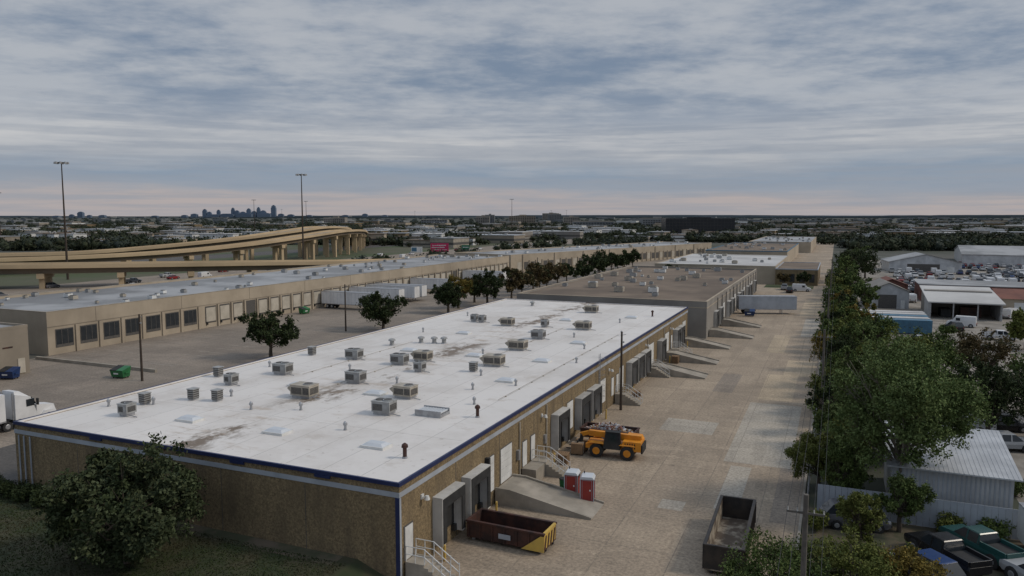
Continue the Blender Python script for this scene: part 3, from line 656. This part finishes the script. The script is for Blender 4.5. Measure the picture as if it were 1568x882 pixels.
b.hexa([(-.85,-1.1,.9),(.75,-1.1,.9),(.75,-.3,.9),(-.85,-.3,.9),(-.6,-1.0,2.45),(.7,-1.0,2.45),(.7,-.3,2.45),(-.6,-.3,2.45)],m_glass)
b.box(-.65,.75,-1.03,-.27,2.45,2.53,m_dark)
for x in (-.85,.7): b.hexa([(x,-1.13,.9),(x+.1,-1.13,.9),(x+.1,-1.05,.9),(x,-1.05,.9),(x+(.25 if x<0 else 0),-1.03,2.46),(x+(.35 if x<0 else .1),-1.03,2.46),(x+(.35 if x<0 else .1),-.96,2.46),(x+(.25 if x<0 else 0),-.96,2.46)],m_dark)
b.prism([(2.5,1.55),(2.6,2.15),(-2.4,2.25),(-2.4,1.75)],-.2,.25,m_org); b.prism([(-2.4,1.82),(-2.4,2.18),(-3.3,1.9),(-3.2,1.55)],-.15,.2,m_org)
b.prism([(-3.2,1.9),(-3.35,.5),(-3.15,.45),(-3.0,1.7)],-.3,.35,m_dark)
b.box(-3.4,-3.3,-.8,.8,.4,1.3,m_dark)
for s in (-.5,.5): b.box(-4.5,-3.4,s-.07,s+.07,.4,.47,m_dark)
b.cyl((-.3,.0,1.1),(-1.6,.0,1.9),.09,.07,m_steel,8)
b.obj('telehandler',(-18.5,67.6,0),math.radians(3),bevel=.03)
def rolloff(L,W,Hh,out,inn,end=None):
    b=B(); t=.1; z=.25
    b.box(0,L,0,W,z,z+.08,inn)
    b.box(0,L,0,t,z+.08,Hh,out); b.box(0,L,W-t,W,z+.08,Hh,out); b.box(0,t,t,W-t,z+.08,Hh,out); b.box(L-t,L,t,W-t,z+.08,Hh,end or out)
    b.box(.12,L-.12,t+.002,t+.012,z+.1,Hh-.1,inn); b.box(.12,L-.12,W-t-.012,W-t-.002,z+.1,Hh-.1,inn)
    for y0,y1 in ((-.07,.14),(W-.14,W+.07)): b.box(-.05,L+.05,y0,y1,Hh,Hh+.12,out)
    b.box(-.05,.12,.14,W-.14,Hh,Hh+.12,out); b.box(L-.12,L+.05,.14,W-.14,Hh,Hh+.12,end or out)
    n=int(L/.9)
    for i in range(n+1):
        x=.1+i*(L-.3)/n; b.box(x,x+.1,-.09,-.001,z,Hh,out); b.box(x,x+.1,W+.001,W+.09,z,Hh,out)
    b.box(0,L,.4,.55,.08,z,m_dark); b.box(0,L,W-.55,W-.4,.08,z,m_dark)
    for x in (.4,L-.4):
        for y in (.3,W-.3): b.cyl((x,y-.1,.12),(x,y+.1,.12),.12,.12,m_steel,8)
    return b
b=rolloff(5.8,2.2,1.35,m_rust,m_rust,m_yel)
b.prism([(4.2,.22),(5.86,.22),(5.86,1.3),(5.6,1.3)],-.13,-.1,m_yel)
for i in range(4): b.hexa([(5.801,.1+i*.5,.35),(5.83,.1+i*.5,.35),(5.83,.3+i*.5,.35),(5.801,.3+i*.5,.35),(5.801,.3+i*.5,1.2),(5.83,.3+i*.5,1.2),(5.83,.5+i*.5,1.2),(5.801,.5+i*.5,1.2)],m_rust)
b.box(2.5,3.4,-.12,-.1,.6,.95,m_band)
b.obj('rusty_roll_off_dumpster',(-22.9,45.5,0),math.radians(-2))
b=rolloff(9,2.4,1.8,m_cblk,m_cin); b.obj('black_roll_off_dumpster',(-4.55,47.0,0),math.radians(91))
b=rolloff(5.4,2.2,1.5,m_rust,m_rust)
rr=random.Random(2)
for i in range(420):
    x=rr.gauss(2.7,1.3); y=rr.gauss(1.1,.55); x=min(5.2,max(.2,x)); y=min(2.1,max(.1,y)); hz=1.1+.9*math.exp(-((x-2.7)/1.8)**2-((y-1.1)/.9)**2)*rr.uniform(.5,1)
    b.boxr(x,y,hz,rr.uniform(.1,.5),rr.uniform(.08,.25),rr.uniform(.04,.18),rr.uniform(0,3),rr.choice((m_rub,m_rub,m_white,m_brn,m_band,m_redroof)),rr.uniform(-.15,.15))
b.box(.2,5.2,.15,2.05,.4,1.2,m_rub)
b.obj('debris_dumpster',(-22.6,70.0,0))
for y in (66.2,67.6):
    b=B(); b.box(0,1.1,0,1.1,.12,1.1,m_brn); b.box(-.02,1.12,.5,.6,.13,1.12,m_door)
    for i in (0,.5,1.0): b.box(i,i+.1,0,1.1,0,.12,m_wood)
    b.obj('cardboard_crate',(-22.3,y,0),.1)
def bin_(name,mat,loc,rot):
    b=B(); b.hexa([(-1,-.65,.2),(1,-.65,.2),(1,.55,.2),(-1,.55,.2),(-1.1,-.85,1.1),(1.1,-.85,1.1),(1.1,.7,1.5),(-1.1,.7,1.5)],mat)
    b.hexa([(-1.12,-.88,1.12),(-.03,-.88,1.12),(-.03,.72,1.53),(-1.12,.72,1.53),(-1.12,-.88,1.18),(-.03,-.88,1.18),(-.03,.72,1.6),(-1.12,.72,1.6)],m_dark)
    b.hexa([(.03,-.88,1.12),(1.12,-.88,1.12),(1.12,.72,1.53),(.03,.72,1.53),(.03,-.88,1.18),(1.12,-.88,1.18),(1.12,.72,1.6),(.03,.72,1.6)],mat)
    for s in (-1,1): b.box(s*1.12-.08,s*1.12+.08,-.4,.3,.7,.9,mat)
    for x in (-.8,.8):
        for y in (-.5,.4): b.cyl((x-.05,y,.1),(x+.05,y,.1),.1,.1,m_dark,8)
    b.box(-.5,.3,-.82,-.79,.6,.8,m_white)
    b.obj(name,loc,rot)
bin_('green_dumpster',m_green,(-91,74,0),.1); bin_('blue_dumpster',m_blue,(-104.5,67.4,0),.3); bin_('blue_dumpster',m_blue,(-17.3,176,0),.1); bin_('green_dumpster',m_green,(-112,140,0),1.5); bin_('blue_dumpster',m_blue,(-112,183,0),1.5)
def potty(x,y,r):
    b=B(); b.box(-.55,.55,-.55,.55,.0,.12,m_dark); b.box(-.52,.52,-.52,.52,.12,1.9,m_red)
    for sx in (-.52,.52):
        for sy in (-.52,.52): b.box(sx-.035,sx+.035,sy-.035,sy+.035,.12,1.91,m_band)
    b.hexa([(-.58,-.58,1.91),(.58,-.58,1.91),(.58,.58,1.91),(-.58,.58,1.91),(-.42,-.58,2.12),(.42,-.58,2.12),(.42,.58,2.12),(-.42,.58,2.12)],m_sky)
    b.box(-.38,.38,-.545,-.521,.2,1.85,m_band); b.box(-.36,.36,-.56,-.546,.22,1.83,m_red); b.box(.2,.3,-.58,-.561,1.0,1.12,m_white)
    for i in range(4): b.box(.521,.53,-.4,.4,.4+i*.32,.43+i*.32,m_rust)
    b.box(.521,.54,-.35,.35,1.65,1.8,m_dark); b.cyl((-.3,.4,2.0),(-.3,.4,2.3),.05,.05,m_dark,6)
    b.obj('portable_toilet',(x,y,0),r,bevel=.02)
potty(-18.8,56.2,.12); potty(-17.35,55.7,.2)
b=B(); b.cyl((0,0,0),(0,0,.95),.28,.34,m_green,12); b.cyl((0,0,.95),(0,0,1.03),.37,.3,m_dark,12); b.obj('trash_can',(-19.9,57.2,0))
# ---------------------------------------------------------------- poles and wires
def woodpole(x,y,h=9.2,lamp=True,rz=0,arm=False):
    W=m_woodg if arm else m_wood
    b=B(); b.cyl((0,0,-.1),(0,0,h),.17 if not arm else .15,.11,W,8)
    if lamp: b.cyl((0,0,h-1.2),(.3,0,h-1.2),.10,.10,m_acg,7); b.cyl((0,0,h-.4),(.5,0,h-.3),.03,.03,m_steel,5)
    if arm:
        b.box(-.8,.8,-.04,.04,h-.9,h-.81,W)
        for a in (-.75,-.35,.35,.75): b.cyl((a,0,h-.81),(a,0,h-.65),.035,.025,m_white,6)
    b.obj('utility_pole' if arm else 'wooden_light_pole',(x,y,0),rz)
for x,y in ((-86.5,73.6),(-87.5,121.8),(-87.5,170),(-87.5,225),(-22.3,84.2)): woodpole(x,y)
PY=[-12,35,88,138,190,245]
for y in PY: woodpole(-.8,y,10.2,False,0,True)
b=B()
for a in (-.75,-.35,.35,.75):
    for i in range(len(PY)-1):
        pts=[]
        for k in range(13):
            t=k/12; pts.append((-.8+a,PY[i]+(PY[i+1]-PY[i])*t,9.55-4*.7*t*(1-t)))
        for k in range(12): b.cyl(pts[k],pts[k+1],.014,.014,m_dark,4)
b.obj('power_lines')
b=B()
for i in range(90):
    y=60.6+i*2.4; b.cyl((-1.3,y,0),(-1.3,y,1.9),.03,.03,m_steel,5)
for z in (.2,1.0,1.85): b.cyl((-1.3,60.6,z),(-1.3,60.6+89*2.4,z),.018,.018,m_steel,4)
b.obj('yard_fence')
# ---------------------------------------------------------------- right side structures
b=B()
b.box(4.5,12.4,62.6,70.8,0,3.7,m_metal); b.hexa([(4.1,61.9,3.75),(12.8,61.9,3.75),(12.8,71.2,4.9),(4.1,71.2,4.9),(4.1,61.9,3.85),(12.8,61.9,3.85),(12.8,71.2,5.0),(4.1,71.2,5.0)],m_metal)
b.hexa([(4.5,62.6,3.7),(12.4,62.6,3.7),(12.4,70.8,3.7),(4.5,70.8,3.7),(4.5,62.6,3.82),(12.4,62.6,3.82),(12.4,70.8,4.84),(4.5,70.8,4.84)],m_metal)
for i in range(28): x=4.2+i*.31; b.hexa([(x,61.9,3.851),(x+.05,61.9,3.851),(x+.05,71.2,5.001),(x,71.2,5.001),(x,61.9,3.87),(x+.05,61.9,3.87),(x+.05,71.2,5.02),(x,71.2,5.02)],m_metal)
for i in range(26): x=4.6+i*.3; b.box(x,x+.1,62.57,62.6,0,3.7,m_band)
b.obj('metal_shed')
b=B()
for i in range(34): x=-.6+i*.42; b.box(x,x+.4,60.4+(i%2)*.02,60.44+(i%2)*.02,.05,2.2,m_band)
for z in (.4,1.9): b.box(-.6,13.7,60.47,60.53,z,z+.08,m_steel)
b.obj('sheet_metal_fence')
b=B(); b.box(0,4,0,2.2,.5,2.9,m_white2); b.box(-.03,4.03,-.03,2.23,2.9,2.96,m_steel); b.box(.6,1.4,-.02,-.001,.7,2.6,m_band)
for x in (1.6,2.4): b.cyl((x,-.05,.35),(x,.2,.35),.35,.35,m_dark,12)
b.obj('cargo_trailer',(12.4,57.6,0),.1)
b=B(); b.box(19.5,33,200,207,0,5.2,m_grey); b.hexa([(19,187.6,3.5),(33.6,187.6,3.5),(33.6,207.4,5.4),(19,207.4,5.4),(19,187.6,3.75),(33.6,187.6,3.75),(33.6,207.4,5.65),(19,207.4,5.65)],m_whroof)
for x in (19.6,24,28.6,33): b.box(x-.12,x+.12,188,188.3,0,3.5,m_steel)
b.box(19.5,19.7,188.5,199.9,0,3.6,m_metal); b.box(32.8,33,188.5,199.9,0,3.6,m_metal); b.box(22,24,191,196,0,1.8,m_dark); b.box(26,30,193,196,0,2.2,m_rust)
b.obj('open_storage_shed')
b=B(); b.box(21,80,226,243,0,4.3,m_redroof); b.prism([(20.5,4.3),(80.5,4.3),(80.5,4.5),(20.5,4.5)],225.5,243.5,m_greyroof); b.hexa([(20.7,225.4,3.3),(80,225.4,3.3),(80,225.9,4.29),(20.7,225.9,4.29),(20.7,225.3,3.35),(80,225.3,3.35),(80,225.8,4.4),(20.7,225.8,4.4)],m_redroof)
for i in range(9): b.box(24+i*6,27+i*6,225.9,226,.2,3,m_acl)
b.obj('red_trim_shop_building')
b=B(); b.box(33.7,62,198,212,0,4,m_tan); b.hexa([(33.7,197.5,4),(62.5,197.5,4),(62.5,212.5,4),(33.7,212.5,4),(33.7,204.5,5.6),(62.5,204.5,5.6),(62.5,205.5,5.6),(33.7,205.5,5.6)],m_redroof); b.box(37,40,197.9,198,.1,3.2,m_white); b.box(44,47,197.9,198,.1,3.2,m_white); b.obj('red_roof_shed')
def gable(name,x,y,w,l,h,rh,wall,roof,rot=0):
    b=B(); b.box(-w/2,w/2,-l/2,l/2,0,h,wall); b.prism([(-w/2,h),(w/2,h),(0,h+rh*.97)],-l/2,l/2,wall)
    for s in (-1,1): b.hexa([(s*(w/2+.4),-l/2-.4,h-.15),(0,-l/2-.4,h+rh),(0,l/2+.4,h+rh),(s*(w/2+.4),l/2+.4,h-.15),(s*(w/2+.4),-l/2-.4,h),(0,-l/2-.4,h+rh+.15),(0,l/2+.4,h+rh+.15),(s*(w/2+.4),l/2+.4,h)],roof)
    b.box(-w*.25,w*.2,-l/2-.03,-l/2,0,h*.8,m_acl); b.box(w*.3,w*.4,-l/2-.03,-l/2,0,2.1,m_white)
    b.obj(name,(x,y,0),rot)
gable('gable_metal_shed',11.5,211,9,14,4.2,2.0,m_metal,m_grey,.1)
gable('gable_metal_shed',14,236,8,10,3.6,1.5,m_redroof,m_redroof,.1)
gable('gable_metal_shed',32,352,26,20,4,3,m_metal,m_greyroof,.1)
gable('gable_metal_shed',70,425,60,30,5,3,m_metal,m_greyroof,1.5)
gable('gable_metal_shed',120,400,50,24,5,3,m_tan,m_greyroof,1.4)
def shipcon(x,y,mat,top,r=0):
    b=B(); b.box(0,12.2,0,2.44,.15,2.6,mat); b.box(-.02,12.22,-.02,2.46,2.6,2.68,top)
    for i in range(40): b.box(.15+i*.3,.27+i*.3,-.04,-.001,.25,2.5,mat)
    b.box(-.04,-.001,.05,1.18,.2,2.55,mat); b.box(-.04,-.001,1.26,2.4,.2,2.55,mat)
    b.obj('shipping_container',(x,y,0),r)
for i,(m,t) in enumerate([(m_blue2,m_blue2),(m_white,m_whroof),(m_blue2,m_blue2),(m_white,m_whroof),(m_blue2,m_whroof)]): shipcon(5.2,160+i*3.3,m,t,.12)
b=B(); 
b.box(-42,42,-14,14,0,19.5,m_bld)
for i in range(5): b.box(-42.1,42.1,-14.1,14.1,3.4+i*3.6,3.5+i*3.6,m_acl)
for i in range(20): b.box(-42.05+i*4.2,-41.95+i*4.2,-14.12,-14.1,0,19.5,m_acl)
b.box(-15,15,-6,6,19.5,20.6,m_bld)
b.obj('black_glass_office',(-158,950,0),math.radians(23))
def block(name,x,y,w,d,h,wall,rot,fl=3.5):
    b=B(); b.box(-w/2,w/2,-d/2,d/2,0,h,wall); b.box(-w/2-.2,w/2+.2,-d/2-.2,d/2+.2,h,h+.8,m_conc)
    for i in range(int(h/fl)):
        for k in range(int(w/5)): b.box(-w/2+1+k*5,-w/2+4.4+k*5,-d/2-.1,-d/2-.001,1.2+i*fl,3.0+i*fl,m_glass)
    b.box(-w*.1,w*.15,-d*.2,d*.2,h+.8,h+3.5,wall)
    b.obj(name,(x,y,0),rot)
for x,y,w,h in [(-660,1600,60,21),(-560,1650,35,19),(-740,1560,30,20),(-330,1500,60,17),(-270,1480,40,16),(-720,1300,50,14),(-400,1300,70,12),(-800,2200,40,27),(-1100,1500,50,17),(-960,2600,60,30),(-880,1900,26,24)]:
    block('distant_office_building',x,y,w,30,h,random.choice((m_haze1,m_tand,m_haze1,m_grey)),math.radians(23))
# ---------------------------------------------------------------- distant scatter
fw=(-.3936,.9193); rt=(.9193,.3936)
def polar(s,D): return (D*(s*rt[0]+fw[0]),D*(s*rt[1]+fw[1]))
def blocked(x,y,m=0):
    if -150-m<x<4+m and y<640: return True
    if -400<x<-140 and y<470: return True
    if -250<x<-140 and y<600: return True
    if 4<=x<100 and y<445: return True
    if -215-m<x<-95+m and 880<y<1000: return True
    if -190-m<x<-110+m and 800<y<1000: return True
    if -240<x<-190 and y<700: return True
    return y<120
rng=np.random.default_rng(21)
def ico(sub=1):
    import bmesh
    bm=bmesh.new(); bmesh.ops.create_icosphere(bm,subdivisions=sub,radius=1); v=np.array([p.co[:] for p in bm.verts]); f=[[q.index for q in p.verts] for p in bm.faces]; bm.free(); return v,np.array(f)
iv,if_=ico(1)
protos=[]
for k in range(5):
    v=iv*(1+rng.normal(size=(len(iv),1))*.16)*.68; v=v*np.array([1,1,.8]); 
    d=rng.normal(size=(70,3)); d/=np.linalg.norm(d,axis=1)[:,None]; d*=rng.uniform(.6,1.08,(70,1)); d[:,2]*=.85
    V,F=leafquads(d,.22,rng)
    protos.append((v,if_,V,F))
VV=[];TT=[];QQ=[];mT=[];mQ=[];off=0
def addtree(x,y,ww,hh,D):
    global off
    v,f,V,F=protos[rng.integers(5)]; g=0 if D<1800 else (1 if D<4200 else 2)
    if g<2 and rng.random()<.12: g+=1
    sc=np.array([ww,ww,hh]); o=np.array([x,y,hh*.75])
    a=rng.uniform(0,6.28); R=np.array([[math.cos(a),math.sin(a),0],[-math.sin(a),math.cos(a),0],[0,0,1]])
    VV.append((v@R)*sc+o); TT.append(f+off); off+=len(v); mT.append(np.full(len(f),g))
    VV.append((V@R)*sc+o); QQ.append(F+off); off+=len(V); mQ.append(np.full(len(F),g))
cnt=0
while cnt<6800:
    s=rng.uniform(-.80,.82); dd=rng.uniform(2.6,54); D=26000/dd
    x,y=polar(s,D)
    if blocked(x,y): continue
    if math.sin(x*.011+1.3)*math.cos(y*.009)+.35*math.sin(x*.05)<-.45 and rng.random()<.5: continue
    g=max(1,D/1600); hh=rng.uniform(2.4,5.2)*min(1.25,1+D/9000); ww=rng.uniform(2.8,6.0)*g
    addtree(x,y,ww,hh,D); cnt+=1
for i in range(150):
    x=rng.uniform(-152,-149) if i%3 else rng.uniform(-195,-176); y=rng.uniform(240,640)
    if x<-170 or y>455: addtree(x,y,rng.uniform(2.5,4),rng.uniform(2.5,4.2),400)
V=np.concatenate(VV); T=np.concatenate(TT); Q=np.concatenate(QQ)
me=bpy.data.meshes.new('distant_trees'); me.vertices.add(len(V)); me.vertices.foreach_set('co',V.ravel())
nl=T.size+Q.size; me.loops.add(nl); me.loops.foreach_set('vertex_index',np.concatenate([T.ravel(),Q.ravel()]).astype(np.int32))
me.polygons.add(len(T)+len(Q)); ls=np.concatenate([np.arange(len(T))*3,T.size+np.arange(len(Q))*4]).astype(np.int32)
me.polygons.foreach_set('loop_start',ls)
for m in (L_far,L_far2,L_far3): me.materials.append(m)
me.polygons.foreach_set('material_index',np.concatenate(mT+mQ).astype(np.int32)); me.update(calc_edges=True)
place(me,'distant_trees',(0,0,0))
b=B(); cnt=0; r=random.Random(15)
walls=[m_tan,m_tand,m_grey,m_conc,m_white,m_brick]; roofs=[m_whroof,m_greyroof,m_greyroof,m_gravroof,m_metal,m_gravroof]
while cnt<480:
    s=r.uniform(-.8,.8); dd=r.uniform(3.0,50) if s<0 else r.uniform(3,40); D=26000/dd; x,y=polar(s,D)
    if blocked(x,y,30): continue
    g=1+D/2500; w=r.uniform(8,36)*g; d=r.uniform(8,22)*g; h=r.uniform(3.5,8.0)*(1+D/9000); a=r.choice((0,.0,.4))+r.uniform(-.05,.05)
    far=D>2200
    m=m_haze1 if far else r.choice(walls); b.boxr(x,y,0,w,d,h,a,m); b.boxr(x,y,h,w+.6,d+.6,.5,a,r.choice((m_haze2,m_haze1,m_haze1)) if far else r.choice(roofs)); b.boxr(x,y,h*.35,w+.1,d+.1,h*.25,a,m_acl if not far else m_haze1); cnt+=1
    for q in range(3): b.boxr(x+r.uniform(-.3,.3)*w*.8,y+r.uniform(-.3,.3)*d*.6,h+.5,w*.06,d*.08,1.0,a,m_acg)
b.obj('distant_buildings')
b=B()
def tower(px,topd,wpx,D=8000):
    s=(px-784)/1158; x,y=polar(s,D); k=D/1163; w=wpx*k; h=22.5-topd*k
    b.boxr(x,y,0,w,w*.8,h*.8,.4,m_mblue); b.boxr(x,y,h*.8,w*.78,w*.6,h*.13,.4,m_mblue); b.boxr(x,y,h*.93,w*.4,w*.35,h*.07,.4,m_mblue)
for px,td,w in [(127,-6,8),(140,-1,6),(113,-2,6),(316,-10,6),(323,-6,6),(337,-9,5),(345,-3,9),(359,-12,5),(365,-8,7),(374,-6,8),(383,-11,6),(391,-7,7),(398,-13,5),(405,-8,8),(414,-3,8),(421,-16,7),(432,-3,8),(447,-2,9),(300,-3,9),(330,-2,20),(352,-3,20),(378,-4,24),(408,-4,20),(475,-1,9),(560,-3,8),(530,-1,10),(590,-1,9),(285,-1,8),(240,0,9),(90,0,10),(160,-1,9)]:
    tower(px,td,w)
b.obj('city_skyline')
b=B(); rg=np.random.default_rng(5)
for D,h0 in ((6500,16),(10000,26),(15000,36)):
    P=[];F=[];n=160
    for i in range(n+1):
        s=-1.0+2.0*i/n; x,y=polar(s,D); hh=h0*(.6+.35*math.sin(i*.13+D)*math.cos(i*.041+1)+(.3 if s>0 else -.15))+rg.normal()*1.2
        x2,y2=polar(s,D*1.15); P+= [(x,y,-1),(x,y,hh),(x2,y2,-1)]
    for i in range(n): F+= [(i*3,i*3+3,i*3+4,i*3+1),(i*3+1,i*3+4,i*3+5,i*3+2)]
    b.add(P,F,M('hill_haze_%d'%D,(.07,.092,.098) if D<8000 else (.12,.155,.185),(.055,.075,.08) if D<8000 else (.105,.14,.17),.003,.95))  # ridge colours carry painted haze, paler and bluer farther out
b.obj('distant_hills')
# ---------------------------------------------------------------- trees
tree('leafy_ash_tree',(5.0,63.0,0),13.9,6.0,2.6,70,46000,.115,L_ash,11,m_bark2,.24,.34)
tree('live_oak_tree',(-39.9,32.2,.9),7.2,5.9,.2,90,44000,.14,L_fg,12,m_bark,.19,.20)
for i,(x,y,R,h,m) in enumerate([(-81.8,93.8,5.2,7.2,L_dark),(-81.6,126,5.6,7.6,L_dark),(-82,154,4.6,7.5,L_dark),(-79.5,170,5.6,9.5,L_dark),(-84,163,4.2,8,L_org),(-86,176,4,7,L_brn)]):
    tree('oak_tree',(x,y,0),h,R,1.5,44,10000,.22,m,30+i,m_bark,.27,.3)
for i in range(16):
    y=188+i*9; m=L_brn if y<238 else L_dark
    tree('street_tree',(-82+random.uniform(-2,2),y,0),random.uniform(6.5,9.5),random.uniform(3.4,5.0),1.5,24,2600,.38,m,60+i,m_bark,.32)
tree('street_tree',(-62,232,0),7,4.5,1.5,22,2600,.4,L_brn,90); tree('street_tree',(-50,247,0),6.5,4,1.5,22,2600,.4,L_dark,91); tree('street_tree',(-40,249,0),6,4,1.5,22,2600,.4,L_yg,92)
tree('street_tree',(-15,254,0),5,2.6,1.2,16,1600,.35,L_brn,93); tree('street_tree',(-9,255,0),5.4,2.6,1.2,16,1600,.35,L_dark,94)
i=0; y=66
while y<262:
    m=[L_green,L_yg,L_green,L_dark,L_green,L_yg,L_green,L_green,L_dark,L_green,L_org][i%11]
    h=random.uniform(5.0,8.0) if y>80 else 5.3
    tree('boundary_tree',(random.uniform(-.4,2.6),y,0),h,random.uniform(2.2,3.6),.3,30,5200 if y<150 else 2400,.15 if y<120 else .26,m,100+i,m_bark,.32)
    y+=random.uniform(4.2,6.6); i+=1
for i,(x,y,h,R,m) in enumerate([(5,92,9,4.5,L_green),(8,104,9,5,L_yg),(13,118,8,4.5,L_green),(3.5,118,8,4,L_green),(14.5,86,8.8,3.8,L_dark),(19,90,8,4.5,L_dark),(11,97,8.5,4,L_green),(18,112,8.5,4.5,L_brn),(6,130,8,4,L_green),(4,148,7.5,3.6,L_org),(7,195,8,4,L_green),(4,220,9,5,L_green),(6,285,12,7,L_dark),(10,300,12,7,L_dark),(3,275,10,5,L_green),(5,320,11,6,L_dark),(8,345,11,7,L_green),(30,150,7,4,L_yg),(4.5,76,7,3.5,L_green),(9,78,8,4,L_green),(22,100,8,4,L_green),(52,120,7,4,L_green)]):
    tree('background_tree',(x,y,0),h,R,1.0,34,7000 if y<135 else 2800,.16 if y<135 else .33,m,200+i,m_bark,.3,gap=.5)
for i,(x,y,h,R,m) in enumerate([(-2.2,42.5,5.0,3.4,L_green),(1.6,44,5.4,3.2,L_yg),(4.2,45.3,4.8,2.6,L_org),(-4.2,40.5,4.0,2.2,L_green),(-.6,65.8,5.2,2.8,L_yg),(2.2,54.5,4.2,1.8,L_yg),(4.9,58.8,4.6,2.1,L_green),(1.2,62.8,5,2.2,L_green)]):
    tree('understory_tree',(x,y,0),h,R,.4,40,15000,.085,m,300+i,m_bark,.28)
for i in range(9): shrub('boxwood_shrub',(-60.5+i*.95,37.0-(i%2)*.5,.9),1.0,1.25,1800,.08,L_dark,400+i)
for i,(x,y) in enumerate([(0.5,50),(8,60),(11,60.2),(3,47.5),(15,63),(-0.6,57),(14,70)]): shrub('wild_shrub',(x,y,0),1.3,1.5,1800,.10,L_yg if i%2 else L_green,430+i)
# ---------------------------------------------------------------- light
w=bpy.data.worlds.new('World'); scene.world=w; w.use_nodes=True; nt=w.node_tree; nt.nodes.clear()
out=N(nt,'ShaderNodeOutputWorld'); bg=N(nt,'ShaderNodeBackground'); bg.inputs['Strength'].default_value=.1
SE,SA=40,72
sky=N(nt,'ShaderNodeTexSky'); sky.sky_type='NISHITA'; sky.sun_disc=False; sky.sun_elevation=math.radians(SE); sky.sun_rotation=math.radians(SA)
tc=N(nt,'ShaderNodeTexCoord'); sep=N(nt,'ShaderNodeSeparateXYZ'); nt.links.new(tc.outputs['Generated'],sep.inputs[0])
z=math_(nt,'MAXIMUM',sep.outputs[2],0.0); zz=math_(nt,'ADD',z,.09)
px=math_(nt,'DIVIDE',sep.outputs[0],zz); py=math_(nt,'DIVIDE',sep.outputs[1],zz)
cmb=N(nt,'ShaderNodeCombineXYZ'); nt.links.new(px,cmb.inputs[0]); nt.links.new(py,cmb.inputs[1])
rotm=N(nt,'ShaderNodeMapping'); rotm.inputs['Rotation'].default_value=(0,0,math.radians(-28)); nt.links.new(cmb.outputs[0],rotm.inputs[0]); P=rotm.outputs[0]
n1=noise(nt,P,.9,9,.58,(1,1.1,1),3); n2=noise(nt,P,3.6,8,.62,(1,1.2,1),8); n3=noise(nt,P,.3,4,.5,(1,1.3,1),14)
f=math_(nt,'ADD',math_(nt,'MULTIPLY',n1,.45),math_(nt,'ADD',math_(nt,'MULTIPLY',n2,.25),math_(nt,'MULTIPLY',n3,.30)))
f=ramp(nt,f,.415,.585)
col=mixc(nt,f,(1.95,2.55,3.5),(4.5,4.75,5.15))
zn=math_(nt,'ADD',z,math_(nt,'MULTIPLY',math_(nt,'SUBTRACT',noise(nt,tc.outputs['Generated'],2.6,7,.58,(1,1,8),6),.5),.10))
cr=N(nt,'ShaderNodeValToRGB'); nt.links.new(math_(nt,'MULTIPLY',zn,5.0),cr.inputs[0]); e=cr.color_ramp.elements
stops=[(0,(.44,.40,.405)),(.09,(.46,.405,.40)),(.17,(.31,.345,.41)),(.28,(.25,.315,.41)),(.40,(.45,.465,.50)),(.50,(.62,.61,.61)),(.62,(.50,.515,.55)),(.8,(.36,.40,.47))]
e[0].position=0; e[0].color=c4(stops[0][1]); e[1].position=stops[-1][0]; e[1].color=c4(stops[-1][1])
for p_,c_ in stops[1:-1]:
    q=e.new(p_); q.color=c4(c_)
low=N(nt,'ShaderNodeVectorMath',operation='SCALE'); nt.links.new(cr.outputs[0],low.inputs[0]); low.inputs['Scale'].default_value=10
st=ramp(nt,noise(nt,tc.outputs['Generated'],4,7,.6,(1,1,26)),.42,.60)
lowc=mixc(nt,math_(nt,'MULTIPLY',st,.5),low.outputs[0],(2.9,3.2,3.8))
zb=N(nt,'ShaderNodeMapRange'); nt.links.new(z,zb.inputs[0]); zb.inputs[1].default_value=.06; zb.inputs[2].default_value=.17; zb.inputs[3].default_value=.95; zb.inputs[4].default_value=0
col=mixc(nt,zb.outputs[0],col,lowc)
col=mixc(nt,.06,col,sky.outputs[0])
ze=N(nt,'ShaderNodeMapRange'); nt.links.new(z,ze.inputs[0]); ze.inputs[1].default_value=.3; ze.inputs[2].default_value=.9; ze.inputs[3].default_value=.95; ze.inputs[4].default_value=1.55
vm=N(nt,'ShaderNodeVectorMath',operation='SCALE'); nt.links.new(col,vm.inputs[0]); nt.links.new(ze.outputs[0],vm.inputs['Scale'])
nt.links.new(vm.outputs[0],bg.inputs[0]); nt.links.new(bg.outputs[0],out.inputs[0])
sl=bpy.data.lights.new('sun','SUN'); sl.energy=1.5; sl.angle=math.radians(12); sl.color=(1,.90,.77)
so=bpy.data.objects.new('sun',sl); scene.collection.objects.link(so)
d=Vector((math.sin(math.radians(SA))*math.cos(math.radians(SE)),math.cos(math.radians(SA))*math.cos(math.radians(SE)),math.sin(math.radians(SE))))
so.rotation_euler=d.to_track_quat('Z','Y').to_euler()
cam=bpy.data.cameras.new('camera'); cam.lens=26.59; cam.sensor_width=36; cam.clip_end=60000; cam.clip_start=.5
co=bpy.data.objects.new('camera',cam); co.location=(0,0,H); co.rotation_euler=(math.radians(90-5.47),0,math.radians(23.18)); scene.collection.objects.link(co); scene.camera=co
scene.view_settings.view_transform='Standard'; scene.view_settings.look='None'; scene.view_settings.exposure=0
